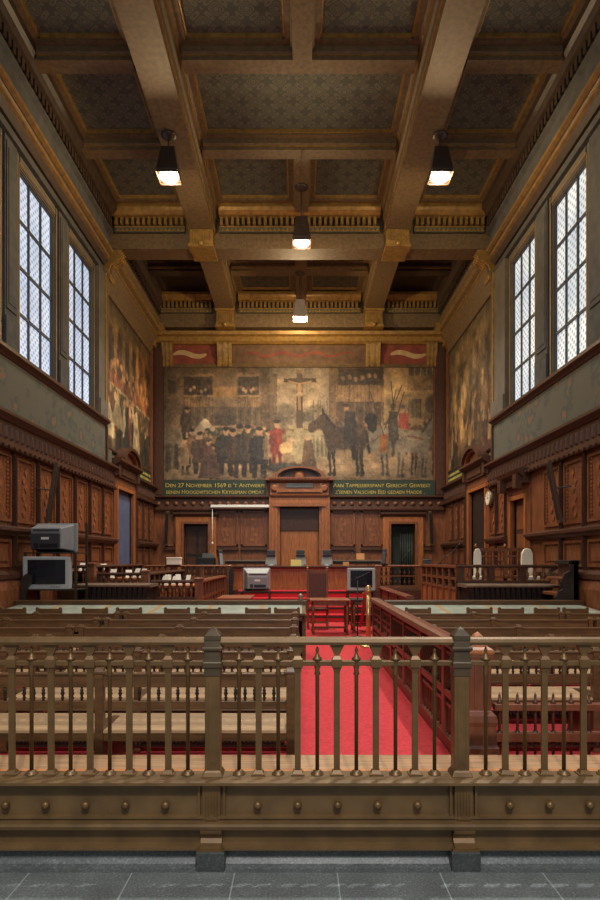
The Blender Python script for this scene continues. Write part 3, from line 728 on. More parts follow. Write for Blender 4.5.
def horse(P, x, y, L, H, c, face, hind=True):
    """Standing horse in profile: x, y the belly centre, face +1 looks right."""
    f = face; dk = [k*.62 for k in c]; lt = [min(255, k*1.22) for k in c]
    for dx, kk in ((-.40, .8), (-.28, 1), (.30, .8), (.40, 1)):
        xx = x+f*L*dx; P.line(xx, y+H*.1, xx+f*L*.02, y+H*.55, L*.09, [k*kk for k in c]); P.line(xx+f*L*.02, y+H*.5, xx-f*L*.02, y+H, L*.055, dk); P.ell(xx, y+H, L*.05, H*.06, dk)
    P.ell(x, y, L*.5, H*.34, c); P.ell(x-f*L*.33, y-H*.03, L*.22, H*.36, c); P.ell(x+f*L*.33, y, L*.2, H*.36, c)
    P.ell(x-f*L*.3, y-H*.2, L*.16, H*.12, lt, .5)
    P.poly([(x+f*L*.28, y-H*.25), (x+f*L*.48, y+H*.05), (x+f*L*.72, y-H*.45), (x+f*L*.56, y-H*.66)], c)
    P.line(x+f*L*.6, y-H*.58, x+f*L*.84, y-H*.28, L*.13, c); P.line(x+f*L*.56, y-H*.68, x+f*L*.58, y-H*.78, L*.05, dk)
    P.line(x+f*L*.3, y-H*.3, x+f*L*.54, y-H*.66, L*.07, dk)
    P.line(x-f*L*.5, y-H*.15, x-f*L*.58, y+H*.4, L*.07, dk)

P = Paint(164, 433, 366, 480, 1.8)
P.rect(0, 999, 0, 999, (112, 92, 66))
for k in range(40):      # stone facade strokes
    x = P.rng.uniform(164, 268); P.rect(x, x+P.rng.uniform(2, 9), 366, P.rng.uniform(390, 450), np.array((112, 92, 66))*P.rng.uniform(.8, 1.15), .5)
P.rect(164, 183, 366, 450, (116, 98, 72), .7); P.rect(168, 176, 380, 393, (76, 62, 46)); P.rect(213, 237, 366, 400, (120, 100, 72), .8)
for a, b in ((184, 212), (238, 259)):
    P.rect(a, b, 377, 396, (66, 54, 40)); P.rect(a-1, b+1, 374, 377, (132, 110, 78)); P.rect(a-1, b+1, 395, 397, (146, 118, 74))
    for k in range(7): P.ell(a+3+k*(b-a-6)/6, 390+P.rng.uniform(-3, 2), 1.6, 2.0, (168, 142, 110) if k % 3 else (120, 70, 50))
    P.rect(a, b, 397, 407, (118, 92, 58))
    for k in range(9): P.rect(a+k*(b-a)/9, a+k*(b-a)/9+.6, 397, 407, (84, 66, 44))
P.rect(213, 237, 387, 397, (152, 116, 60)); P.rect(182, 262, 407, 428, (84, 70, 52))
for k in range(22): P.rect(183+k*3.6, 184.2+k*3.6, 408, 428, (108, 88, 62) if k % 2 else (64, 54, 42))
P.ell(225, 416, 10, 9, (70, 58, 46)); P.rect(215, 236, 416, 428, (62, 52, 42)); P.rect(180, 262, 426, 429, (132, 106, 70)); P.rect(195, 258, 428, 436, (52, 58, 48)); P.rect(200, 250, 436, 446, (92, 66, 46))
P.rect(262, 271, 366, 440, (92, 74, 54)); P.rect(272, 276, 384, 430, (98, 82, 62)); P.ell(274, 384, 3, 5, (86, 70, 54))
yy = np.clip((P.Y-366)/62, 0, 1)[..., None]
sky = np.array((132, 122, 110))*(1-yy)+np.array((150, 138, 118))*yy
mk = ((P.X > 270) & (P.X < 330) & (P.Y < 428))[..., None]; P.C = np.where(mk, sky, P.C)
for k in range(36): P.ell(P.rng.uniform(276, 328), P.rng.uniform(404, 424), P.rng.uniform(2, 6), P.rng.uniform(2, 6), (104, 96, 82), .6)
for k in range(10): x = P.rng.uniform(312, 330); P.line(x, 428, x+1, P.rng.uniform(396, 412), .8, (92, 80, 64))
P.rect(270, 277, 374, 430, (94, 78, 58), .85)
P.rect(329, 385, 366, 428, (110, 86, 58)); P.rect(338, 384, 369, 386, (74, 58, 42))
for k in range(6): P.ell(343+k*6.5, 377+P.rng.uniform(-3, 3), 2, 2.6, (150, 124, 94))
P.rect(336, 384, 385, 402, (140, 110, 70)); [P.rect(337+k*4, 337.7+k*4, 385, 402, (104, 80, 52)) for k in range(12)]
P.rect(336, 384, 402, 425, (80, 64, 48)); [P.rect(345+k*9, 347+k*9, 402, 425, (108, 86, 58)) for k in range(5)]
P.rect(384, 433, 366, 432, (170, 146, 100)); P.rect(384, 433, 394, 432, (154, 130, 88)); P.rect(408, 433, 367, 376, (96, 86, 70)); [P.rect(408+k*6, 409+k*6, 367, 376, (160, 138, 98)) for k in range(5)]
P.rect(407, 433, 376, 391, (136, 114, 78)); P.rect(408, 420, 399, 418, (112, 100, 74)); [P.rect(408+k*4, 408.8+k*4, 399, 418, (78, 68, 52)) for k in range(4)]; P.ell(431, 405, 6, 9, (96, 78, 56))
P.rect(164, 433, 446, 480, (140, 118, 90)); P.rect(164, 433, 458, 480, (152, 130, 100), .6)
for k in range(70): x = P.rng.uniform(164, 433); P.ell(x, P.rng.uniform(460, 480), P.rng.uniform(3, 10), .8, np.array((140, 116, 86))*P.rng.uniform(.75, 1.2), .6)
# stone crucifix, its pedestal and balustrade
P.rect(286, 336, 431, 436, (132, 128, 100)); P.rect(286, 336, 436, 458, (112, 108, 84)); [P.rect(287+k*4, 288.8+k*4, 437, 457, (146, 140, 112)) for k in range(12)]; P.rect(284, 338, 457, 461, (140, 130, 102))
P.poly([(292, 462), (294, 428), (304, 428), (306, 462)], (140, 132, 104)); P.rect(290, 308, 426, 429, (152, 142, 112)); P.rect(296.5, 302.5, 372, 428, (62, 44, 30)); P.rect(284, 316, 378.5, 382.5, (58, 42, 28)); P.rect(296, 303, 370, 374, (130, 100, 66))
P.line(299.5, 384, 288, 381, 1.8, (150, 116, 82)); P.line(299.5, 384, 312, 381, 1.8, (150, 116, 82)); P.ell(299.6, 381.5, 2, 2.4, (110, 80, 56)); P.ell(299.5, 388.5, 2.8, 5.5, (160, 124, 88)); P.ell(299.5, 394.5, 3.4, 2.6, (170, 148, 116)); P.line(299, 396, 299.6, 409, 3.2, (146, 112, 78))
P.line(299.5, 412, 299.5, 426, 5, (120, 104, 76))
# crowd on the left
for k in range(60): x = P.rng.uniform(165, 275); P.ell(x, P.rng.uniform(426, 440), 1.5, 1.9, np.array((160, 126, 92))*P.rng.uniform(.6, 1.05)); P.rect(x-2, x+2, 438, 452, np.array((84, 66, 50))*P.rng.uniform(.6, 1.2), .8)
horse(P, 184, 438, 34, 30, (150, 138, 116), 1); P.ell(206, 424, 5, 4, (186, 174, 150), 1, 35); P.person(187, 408, 440, 12, (70, 54, 40))
P.ell(172, 438, 10, 12, (118, 104, 84)); P.line(168, 446, 167, 470, 4, (84, 72, 58)); P.line(176, 446, 177, 468, 4, (74, 62, 50))
P.person(192, 430, 466, 12, (108, 84, 62)); P.person(200, 433, 472, 16, (72, 56, 46)); P.person(185, 438, 474, 9, (132, 108, 84)); P.person(209, 440, 476, 17, (86, 58, 54)); P.person(214, 445, 478, 12, (96, 74, 66))
P.person(226, 428, 474, 19, (46, 44, 44)); P.person(240, 426, 476, 16, (44, 42, 46)); P.person(248, 426, 472, 11, (62, 52, 44)); P.person(259, 428, 476, 18, (40, 40, 44)); P.person(233, 430, 470, 10, (58, 46, 40)); P.person(268, 430, 468, 9, (124, 106, 84))
P.poly([(198, 478), (206, 452), (217, 456), (222, 479)], (82, 60, 58))
P.person(277, 421, 464, 13, (132, 44, 34), legs=(110, 36, 30)); P.line(270, 432, 284, 432, 3, (140, 48, 38))
P.ell(286, 448, 7, 6, (200, 170, 116), 1, -20); P.ell(291, 440, 2.2, 2.4, (176, 136, 100)); P.ell(289, 461, 5, 8, (120, 104, 82)); P.ell(286, 468, 20, 5, (56, 58, 60)); P.ell(305, 470, 14, 3.5, (66, 62, 58))
P.poly([(301, 470), (304, 440), (312, 440), (317, 470)], (92, 70, 52)); P.ell(308, 437, 3, 3.4, (176, 150, 122)); P.ell(308, 435, 3, 2, (160, 146, 124))
# horsemen on the right
for k in range(40): x = P.rng.uniform(335, 432); P.ell(x, P.rng.uniform(418, 430), 1.5, 1.9, np.array((150, 112, 82))*P.rng.uniform(.6, 1.05)); P.rect(x-2, x+2, 430, 446, np.array((92, 68, 50))*P.rng.uniform(.6, 1.2), .8)
for a, b, c, e in () and ((391, 382, 394, 414), (402, 385, 384, 430), (370, 392, 384, 436), (396, 390, 388, 428), (404, 392, 396, 420)): P.line(a, b, c, e, 1.0, (74, 50, 34))
horse(P, 424, 440, 30, 34, (104, 66, 42), 1); horse(P, 412, 442, 34, 34, (120, 114, 104), 1)
horse(P, 372, 440, 38, 34, (112, 110, 102), -1); horse(P, 346, 438, 40, 36, (62, 46, 36), -1)
P.line(330, 428, 318, 424, 9, (60, 44, 34)); P.ell(313, 427, 4.5, 6, (66, 48, 38), 1, 25); P.line(372, 428, 372, 418, 9, (40, 34, 32)); P.ell(371, 420, 6, 7, (38, 33, 31))
P.poly([(343, 446), (345, 412), (355, 412), (358, 446)], (44, 38, 34)); P.ell(346, 408, 2.6, 3, (150, 110, 80)); P.ell(346.5, 405.5, 4.2, 1.8, (48, 38, 30)); P.line(352, 440, 354, 458, 4, (38, 32, 30))
P.poly([(388, 440), (389, 412), (397, 412), (399, 440)], (74, 70, 66)); P.ell(393, 407, 3, 3.8, (90, 86, 80)); P.line(384, 424, 396, 420, 3, (86, 82, 76)); P.poly([(379, 452), (380, 434), (388, 434), (387, 452)], (150, 88, 36))
P.poly([(398, 428), (399, 413), (408, 413), (409, 430)], (156, 62, 50)); P.ell(402, 409, 2.6, 3.2, (160, 120, 90)); P.ell(402, 406.5, 3, 2, (96, 92, 84)); P.rect(407, 421, 430, 440, (140, 132, 116), .6)
P.line(408, 436, 424, 440, 1.2, (120, 50, 40)); P.line(365, 446, 380, 436, 1.0, (120, 80, 50))
for k in range(60): P.ell(P.rng.uniform(164, 433), P.rng.uniform(470, 480), P.rng.uniform(2, 8), 1, (120, 100, 74), .5)
P.glaze((.80, .74, .66), .32, .3); P.finish(13)
for a, b, c, e in ((391, 382, 394, 414), (402, 385, 384, 430), (370, 392, 384, 436), (396, 390, 388, 428), (404, 392, 396, 420)): P.line(a, b, c, e, 1.0, (50, 36, 26), .85)
P.rect(284, 316, 378.8, 382.2, (44, 32, 22), .7); P.rect(296.8, 302.2, 373, 428, (48, 34, 24), .6)
P.line(299.5, 384, 289, 381.4, 1.4, (120, 92, 64), .8); P.line(299.5, 384, 311, 381.4, 1.4, (120, 92, 64), .8); P.ell(299.5, 388.5, 2.5, 5.2, (126, 98, 68), .85); P.ell(299.5, 394.5, 3.0, 2.4, (136, 118, 90), .8); P.line(299.2, 396, 299.6, 409, 2.8, (112, 86, 60), .8)
P.mesh('wall_painting', lambda x, y: (fx(x), D-.03, fz(y)), 'wide historical painting of crowd, stone cross and horsemen above the centre door', (0, D-.03, 4.4), 1.42)

for s in (-1, 1):
    Q = Paint(15.55, 20.15, 4.58, 8.5, 46)      # x along the wall, y = height here
    yy = np.clip((Q.Y-4.58)/3.9, 0, 1)[..., None]
    lo, hi = ((88, 72, 52), (112, 96, 70)) if s < 0 else ((84, 66, 46), (128, 112, 84))
    Q.C = np.array(lo)*(1-yy)+np.array(hi)*yy+0*Q.C
    r = Q.rng
    if s < 0:
        for k in range(6): x = 15.8+k*.75; Q.rect(x, x+.4, 6.6+.05*k, 7.9, (70, 56, 44)); Q.rect(x+.45, x+.7, 6.5, 8.2, (150, 112, 64), .7); Q.rect(x, x+.4, 6.4, 6.62, (156, 92, 58), .8)
        for k in range(26): x = r.uniform(15.6, 20); Q.ell(x, r.uniform(6.7, 7.1), .08, .12, (188, 130, 84)); Q.rect(x-.1, x+.1, 6.35, 6.7, np.array((150, 80, 54))*r.uniform(.6, 1.2), .8)
        Q.rect(15.55, 20.15, 6.28, 6.36, (180, 150, 100), .8)
        for k in range(20): Q.ell(r.uniform(18.2, 20.1), r.uniform(6.4, 8.3), r.uniform(.1, .3), r.uniform(.2, .6), (190, 120, 58), .35)
        for k in range(34):
            x = r.uniform(15.6, 20); y = r.uniform(4.7, 5.9); c = [(54, 48, 46), (196, 182, 150), (120, 66, 46), (70, 60, 52), (150, 124, 90), (44, 42, 44)][k % 6]
            Q.poly([(x-.14, y-.5), (x+.22, y-.55), (x+.1, y+.35), (x-.08, y+.35)], c, .9); Q.ell(x, y+.45, .09, .12, (178, 136, 98))
        Q.poly([(15.6, 4.9), (16.4, 4.9), (16.2, 5.5), (15.7, 5.9)], (206, 192, 158)); Q.poly([(16.0, 5.3), (17.2, 5.2), (16.6, 6.3)], (170, 156, 124))
        Q.poly([(18.0, 4.6), (18.9, 4.6), (18.5, 6.2), (18.2, 6.0)], (214, 196, 156), .9); Q.poly([(17.0, 4.7), (17.8, 4.7), (17.5, 5.9)], (48, 48, 56))
    else:
        for k in range(60): Q.ell(r.uniform(15.6, 20), r.uniform(6.2, 8.4), r.uniform(.1, .5), r.uniform(.2, .7), [(150, 132, 96), (92, 84, 62), (120, 100, 70)][k % 3], .35)
        for k in range(46):
            x = r.uniform(15.6, 20.1); y = r.uniform(4.8, 6.3); c = [(72, 56, 42), (170, 132, 84), (128, 62, 44), (60, 52, 48), (188, 154, 104), (96, 74, 50)][k % 6]
            Q.poly([(x-.16, y-.6), (x+.2, y-.6), (x+.1, y+.35), (x-.08, y+.4)], c, .85); Q.ell(x, y+.48, .09, .12, (184, 140, 98), .9)
        for k in range(16): x = r.uniform(15.8, 20); Q.line(x, 5.6, x+r.uniform(-.3, .3), 7.6, .04, (74, 56, 40), .8)
        for k in range(24): Q.ell(r.uniform(17.6, 20.1), r.uniform(5.0, 7.6), r.uniform(.08, .25), r.uniform(.2, .5), (206, 160, 92), .4)
    Q.glaze((.85, .80, .70), .3, .35); Q.warp(1.1, 7); Q.finish(16)
    Q.mesh('wall_painting', lambda x, y, s=s: (s*(W-.03), x, y), ('side wall painting of a street scene above the blue doorway' if s < 0 else 'side wall painting above the dark doorway near the round clock'), (s*(W-.03), 17.8, 4.58), 1.2)

# ------------------------------------------------------------------ inscriptions
def letters(name, text, size, x, y, z, parent, rot=(PI/2, 0, 0), width=None):
    cu = bpy.data.curves.new(name, 'FONT'); cu.body = text; cu.size = size; cu.extrude = .006; cu.align_x = 'LEFT'; cu.resolution_u = 3
    cu.small_caps_scale = .8
    for i, ch in enumerate(text):
        if ch.islower(): cu.body_format[i].use_small_caps = True
    tmp = bpy.data.objects.new('tmp', cu); COL.objects.link(tmp)
    dg = bpy.context.evaluated_depsgraph_get(); dg.update()
    me = bpy.data.meshes.new_from_object(tmp.evaluated_get(dg)); bpy.data.objects.remove(tmp); me.name = name
    xs = [v.co.x for v in me.vertices]; k = (width/(max(xs)-min(xs))) if width else 1
    mtx = Matrix.Translation(Vector((x, y, z))-Vector(ORG.get(parent.name, (0, 0, 0)))) @ Euler(rot).to_matrix().to_4x4() @ Matrix.Diagonal((k, 1, 1, 1))
    me.transform(mtx); me.materials.clear(); me.materials.append(M['letter_gold'])
    o = bpy.data.objects.new(name, me); COL.objects.link(o); o.parent = parent; return o
for a, b, l1, l2, wa, wb, px, lab in ((163.5, 266, "Den 27 November 1569 is 't Antwerpe", "eenen Hoogdvitschen Krygsman omdat", (165.5, 265), (166.5, 264), 0, ''),
                               (332, 434.5, "Aan Tappessierspant Gerecht Geweest", "z'eenen Valschen Eed gedaen Hadde .", (333, 430), (335, 424), 1, '')):
    ins = build('inscription_board', MB().box(fx(a), fx(b), Y(.06), D, fz(496), fz(480.5)), 'green_board', loc=(fx((a+b)/2), D-.03, fz(496)))
    tag(ins, ['dark green board with yellow lettering beginning Den 27 November, above the white screen roller', 'dark green board with yellow lettering ending Eed gedaen Hadde, above the dark green doorway'][px], 'sign', 'inscriptions under the wide painting')
    letters('lettering', l1, .2, fx(wa[0]), Y(.064), fz(487.4), ins, width=fx(wa[1])-fx(wa[0]))
    letters('lettering', l2, .2, fx(wb[0]), Y(.064), fz(494), ins, width=fx(wb[1])-fx(wb[0]))
for s in (-1, 1):
    for y0, y1, k in ((15.46, SD[s][0]-.5, 0), (SD[s][1]+.4, 20.15, 1)):
        ins = build('inscription_board', MB().box(s*W, s*(W-.06), y0, y1, 4.12, 4.5), 'green_board' if k else 'teal_trim', loc=(s*W, (y0+y1)/2, 4.12))
        nm = ('blue door' if s < 0 else 'dark doorway near the clock')
        tag(ins, ('small faded green board beside the pediment over the %s' % nm) if k == 0 else ('green lettered board on the side wall beyond the %s' % nm), 'sign', 'side wall inscription boards')
        if k:
            t = MB()
            for row in range(2):
                y = y0+.12
                while y < y1-.1:
                    w = random.uniform(.03, .06); t.box(s*(W-.06), s*(W-.064), y, y+w, 4.2+row*.15, 4.28+row*.15); y += w+random.choice((.02, .02, .06))
            build('lettering', t, 'letter_gold', ins)


# ------------------------------------------------------------------ pendant lamps
LAMPS = []
def pendant(x, y, zc, zt, zb, label, glow, energy, pale=False):
    t = thing('pendant_lamp', label, 'lamp', (x, y, zc), group=None)
    build('ceiling_canopy', MB().lathe(x, y, [(.15, zc), (.15, zc-.03), (.11, zc-.05), (.03, zc-.09)], 18), 'lamp_metal', t)
    build('hanging_rod', MB().tube([(x-.012, y, zc-.05), (x-.012, y, zt)], .014, 6).tube([(x+.03, y, zc-.05), (x+.03, y, zt)], .006, 6), 'lamp_metal', t)
    sh = MB().frustum(x, y, zb+.06, zt, .42, .42, .26, .26).box(x-.22, x+.22, y-.22, y+.22, zb+.03, zb+.06)
    for s in (-1, 1): sh.box(x+s*.2, x+s*.22, y-.22, y+.22, zb-.02, zb+.03); sh.box(x-.2, x+.2, y+s*.2, y+s*.22, zb-.02, zb+.03)
    sd = build('lamp_shade', sh, 'pale_glass' if pale else 'lamp_metal', t, bevel=.01)
    build('lens', MB().lathe(x, y, [(.19, zb+.04), (.19, zb), (.12, zb-.05), (.04, zb-.07)], 20), glow, sd)
    LAMPS.append((x, y, zb-.05, energy))
pendant(-2.58, 11.86, 10.0, 9.7, 9.16, 'dark metal pendant lamp under the beam on the blue-door side', 'lamp_glow', 170)
pendant(2.78, 11.86, 10.0, 9.7, 9.16, 'dark metal pendant lamp under the beam on the side of the wall clock', 'lamp_glow', 170)
pendant(.05, 14.07, 10.35, 9.6, 9.02, 'dimmer reddish pendant lamp on the centre rib in front of the cross beam', 'lamp_glow_dim', 130)
pendant(.02, 18.3, 10.35, 9.5, 8.96, 'pale pendant lamp hanging furthest, beyond the cross beam before the painting', 'lamp_glow', 280, True)

# ------------------------------------------------------------------ metal railing
YR = 3.2
rail = thing('metal_railing', 'long bronze-painted metal railing with square posts and thin balusters on stone kerb', 'railing', (0, YR, 0))
posts = [-4.404, -3.089, -1.774, -.459, .856, 2.171, 3.486, 4.801]
prof = [(.04, .46), (.04, .985), (.044, .99), (.044, 1.025), (.051, 1.035), (.051, 1.058), (.047, 1.064), (.045, 1.08), (.042, 1.115), (.053, 1.125), (.055, 1.138), (.045, 1.148), (.041, 1.172), (.044, 1.18), (.044, 1.2), (.036, 1.21), (.018, 1.232), (.004, 1.245)]
for x in posts:
    p = build('post', MB().sq(x, YR, [(.055, .45), (.055, .462), (.046, .482), (.04, .49)] + prof[1:3]), 'bronze', rail, bevel=.004)
    build('post_cap', MB().sq(x, YR, prof[1:]), 'bronze_dark', p, bevel=.003)
    ar = MB()
    for q in (-.022, .022): ar.box(x+q-.002, x+q+.002, YR-.0425, YR-.04, .55, .95)
    n = 8
    for k in range(n):
        a0, a1 = PI*k/n, PI*(k+1)/n
        ar.prism([(x+math.cos(a0)*.022, .50+math.sin(a0)*.03), (x+math.cos(a0)*.026, .50+math.sin(a0)*.034), (x+math.cos(a1)*.026, .50+math.sin(a1)*.034), (x+math.cos(a1)*.022, .50+math.sin(a1)*.03)], 'y', YR-.043, YR-.04)
    build('post_moulding', ar, 'bronze', p)
    lw = MB().box(x-.048, x+.048, YR-.075, YR+.04, .215, .425)
    for k in range(5): lw.box(x-.034+k*.015, x-.028+k*.015, YR-.081, YR-.075, .24, .39)
    lw.prism([(x-.034, .245), (x+.034, .245), (x, .28)], 'y', YR-.081, YR-.075)
    build('fluted_pedestal', lw, 'bronze', p, bevel=.003)
    sc = [(YR-.03, .098), (YR-.115, .098), (YR-.115, .115), (YR-.085, .13), (YR-.072, .15), (YR-.078, .175), (YR-.092, .18), (YR-.095, .195), (YR-.09, .215), (YR-.03, .215)]
    build('pedestal_foot', MB().prism(sc, 'x', x-.055, x+.055).box(x-.068, x+.068, YR-.118, YR-.02, .098, .112), 'bronze', p)
    build('stone_block', MB().box(x-.075, x+.075, YR-.125, YR-.02, .001, .1), 'stone_block', p, bevel=.006)
build('top_rail', MB().prism([(YR-.028, 1.15), (YR+.028, 1.15), (YR+.034, 1.165), (YR+.028, 1.182), (YR+.012, 1.19), (YR-.012, 1.19), (YR-.028, 1.182), (YR-.034, 1.165)], 'x', -4.8, 4.801), 'bronze', rail)
build('middle_rail', MB().box(-4.8, 4.801, YR-.014, YR+.014, 1.037, 1.065), 'bronze', rail, bevel=.004)
bp = MB().prism([(YR-.09, .43), (YR-.115, .438), (YR-.115, .452), (YR-.09, .458), (YR+.05, .458), (YR+.05, .43)], 'x', -4.8, 4.801)
bp.box(-4.8, 4.801, YR-.05, YR+.03, .1, .43)
bp.prism([(YR-.05, .192), (YR-.07, .196), (YR-.1, .204), (YR-.105, .222), (YR-.1, .234), (YR-.07, .24), (YR-.07, .25), (YR-.08, .254), (YR-.08, .262), (YR-.05, .266)], 'x', -4.8, 4.801)
bp.prism([(YR-.05, .096), (YR-.095, .096), (YR-.095, .108), (YR-.07, .116), (YR-.05, .12)], 'x', -4.8, 4.801)
base = build('base_panel', bp, 'bronze_panel', rail)
for a, b in zip(posts[:-1], posts[1:]):
    fr = MB()
    for x in (a+.06, b-.072): fr.box(x, x+.012, YR-.07, YR-.05, .264, .425)
    build('panel_frame', fr, 'bronze', base)
tall = lambda x: MB().box(x-.016, x+.016, YR-.008, YR+.008, .475, 1.04).box(x-.013, x+.013, YR-.01, YR+.01, 1.06, 1.12).hexa([(x-.016, YR-.01, 1.10), (x+.016, YR-.01, 1.10), (x+.016, YR+.01, 1.10), (x-.016, YR+.01, 1.10)], [(x-.04, YR-.016, 1.152), (x+.04, YR-.016, 1.152), (x+.04, YR+.016, 1.152), (x-.04, YR+.016, 1.152)]).box(x-.028, x+.028, YR-.022, YR+.022, 1.03, 1.072).frustum(x, YR, 1.072, 1.09, .05, .04, .03, .02).frustum(x, YR, 1.0, 1.03, .03, .018, .046, .03)
def tall_base(x): return MB().box(x-.036, x+.036, YR-.034, YR+.03, .456, .466).frustum(x, YR, .466, .484, .056, .05, .04, .03)
short = lambda x: MB().lathe(x, YR, [(.0105, .47), (.0105, .985), (.017, .992), (.0115, 1.01), (.016, 1.03), (.018, 1.066), (.025, 1.07), (.025, 1.076), (.015, 1.086), (.009, 1.1), (.007, 1.112), (.010, 1.118), (.006, 1.13), (.001, 1.14)], 12)
def short_base(x): return MB().lathe(x, YR, [(.034, .456), (.034, .464), (.024, .468), (.024, .476), (.0125, .482)], 14)
T0 = S0 = None
for a in posts[:-1]:
    for k in range(11):
        x = a+.137+k*.1042
        istall = (k % 2 == 1)
        src = T0 if istall else S0
        if src is None:
            src = build('baluster', (tall if istall else short)(0), 'bronze', rail, local=True)
            sb = build('foot_plate', (tall_base if istall else short_base)(0), 'bronze', src, local=True)
            src.location = (x, -YR+0, 0)
            if istall: T0 = src
            else: S0 = src
        else:
            c = src.copy(); COL.objects.link(c); c.parent = rail; c.location = (x, -YR, 0)
            g = src.children[0].copy(); COL.objects.link(g); g.parent = c
        if istall:
            build('knob', MB().lathe(x, .322, [(.008, YR-.05), (.014, YR-.06), (.022, YR-.07), (.02, YR-.084), (.01, YR-.09), (.002, YR-.092)], 12, axis='y'), 'bronze', base)

# ------------------------------------------------------------------ spindle-back benches
def bench(loc, L, mid, label, seat_m='bench_seat', nsp=None, posts_=True):
    """Local: x runs 0..L, backrest at y=0 towards the railing, seat towards the court."""
    t = thing('bench', label, 'bench', loc, group='spindle-back benches in rows')
    B = lambda n, mb, m, par=t, **k: build(n, mb, m, par, local=True, **k)
    B('top_rail', MB().box(.03, L-.03, -.018, .018, .735, .815).box(.02, L-.02, -.026, .03, .815, .832), 'bench', bevel=.004)
    B('lower_rail', MB().box(.03, L-.03, -.018, .018, .588, .645).box(.03, L-.03, -.024, .022, .58, .59), 'bench', bevel=.004)
    B('seat', MB().prism([(-.02, .43), (-.02, .448), (.2, .443), (.41, .452), (.45, .445), (.455, .43), (.43, .425)], 'x', .01, L-.01), seat_m)
    B('apron', MB().box(.03, L-.03, -.012, .012, .375, .43), 'bench')
    fr = MB().box(.03, L-.03, -.04, .0, .05, .07)
    x = .06
    while x < L-.06: fr.lathe(x, -.02, [(.012, .07), (.02, .08), (.02, .1), (.012, .11)], 6); x += .035
    fr.box(.03, L-.03, -.035, -.005, .105, .125)
    B('foot_rail', fr, 'dark_turned')
    ends = [0, mid, L] if mid else [0, L]
    e0 = None
    for x in ends:
        if e0 is None:
            mb = MB().prism([(-.03, 0), (-.03, .84), (-.015, .865), (.015, .865), (.03, .84), (.03, .5), (.5, .43), (.49, .36), (.43, .3), (.44, .12), (.5, .0), (.38, 0), (.3, .08), (.12, .08), (.04, 0)], 'x', -.028, .028)
            mb.box(-.045, .045, -.034, .034, .825, .845)
            e0 = B('end_support', mb, 'bench', bevel=.004); e0.location.x = x
        else:
            c = e0.copy(); COL.objects.link(c); c.parent = t; c.location.x = x
    s0 = None
    x = .075
    while x < L-.05:
        if not any(abs(x-e) < .045 for e in ends):
            if s0 is None:
                s0 = B('spindle', MB().lathe(0, 0, [(.008, .642), (.008, .655), (.014, .662), (.008, .67), (.011, .685), (.015, .694), (.009, .703), (.013, .715), (.007, .722), (.009, .737)], 8), 'dark_turned'); s0.location.x = x
            else:
                c = s0.copy(); COL.objects.link(c); c.parent = t; c.location.x = x
        x += .0645
    return t
ROWS = [4.03, 4.97, 5.85, 6.72, 7.6, 8.45]
ordn = ['first', 'second', 'third', 'fourth', 'fifth', 'sixth']
for i, y in enumerate(ROWS):
    bench((-2.44, y, .012), 2.38, 1.1, 'brown spindle-back bench on the unfenced aisle side, %s row counted from the railing' % ordn[i])
    if i >= 2: bench((-4.74, y, .012), 2.17, 1.03, 'brown spindle-back bench by the blue-door wall, %s row from the railing' % ordn[i])
    if i >= 1: bench((1.5, y, .012), 2.18, .95, 'brown spindle-back bench behind the carved aisle balustrade, %s row from the railing' % ordn[i])
    if i >= 4: bench((3.78, y, .012), .98, None, 'short brown spindle-back bench against the clock wall, %s row from the railing' % ordn[i])

# ------------------------------------------------------------------ aisle balustrade, newel, picket fence
bal = thing('wooden_balustrade', 'reddish carved wooden balustrade running along the red aisle from a square newel post', 'balustrade', (1.26, 7, .012))
XB = 1.28; y0, y1 = 4.15, 10.24
build('top_rail', MB().prism([(XB-.075, .89), (XB+.075, .89), (XB+.085, .91), (XB+.07, .945), (XB+.03, .96), (XB-.03, .96), (XB-.07, .945), (XB-.085, .91)], 'y', y0, y1), 'rose_wood', bal)
for n, za, zb, w in (('upper_rail', .80, .835, .05), ('middle_rail', .44, .5, .07), ('lower_rail', .36, .39, .05), ('base_rail', .012, .12, .09)):
    build(n, MB().box(XB-w/2, XB+w/2, y0, y1, za, zb), 'rose_wood', bal, bevel=.004)
ys = [y0+.06+k*(y1-y0-.12)/6 for k in range(7)]
for y in ys: build('stile', MB().box(XB-.04, XB+.04, y-.045, y+.045, .012, .9), 'rose_wood', bal, bevel=.004)
sp = pk = None
for k in range(6):
    a, b = ys[k]+.045, ys[k+1]-.045
    n = 8
    if k >= 4:
        g = MB()
        for z in (.585, .68): g.box(XB-.02, XB+.02, a, b, z, z+.03)
        g.box(XB-.02, XB+.02, (a+b)/2-.02, (a+b)/2+.02, .5, .8)
        build('lattice_bars', g, 'rose_wood', bal)
    for j in range(n):
        y = a+(j+.5)*(b-a)/n
        if k < 4:
            if sp is None: sp = build('spindle', MB().lathe(0, 0, [(.014, .5), (.014, .53), (.024, .545), (.012, .56), (.018, .62), (.024, .66), (.012, .7), (.02, .73), (.013, .76), (.013, .8)], 8), 'mahogany_dark', bal, local=True); sp.location = (XB-1.26, y-7, -.012)
            else: c = sp.copy(); COL.objects.link(c); c.parent = bal; c.location = (XB-1.26, y-7, -.012)
        if pk is None: pk = build('picket', MB().lathe(0, 0, [(.016, .12), (.016, .16), (.011, .18), (.015, .26), (.011, .33), (.018, .35), (.018, .36), (.012, .385), (.016, .41), (.004, .435)], 6), 'rose_wood', bal, local=True); pk.location = (XB-1.26, y-7, -.012)
        else: c = pk.copy(); COL.objects.link(c); c.parent = bal; c.location = (XB-1.26, y-7, -.012)
nx, ny = 1.2, 4.05
nw = build('newel_post', MB().sq(nx, ny, [(.115, .012), (.115, .36), (.105, .38), (.1, .41), (.1, .5), (.108, .53), (.1, .57), (.074, .6), (.074, .93), (.08, .95), (.08, .97)]), 'rose_wood', bal, bevel=.006)
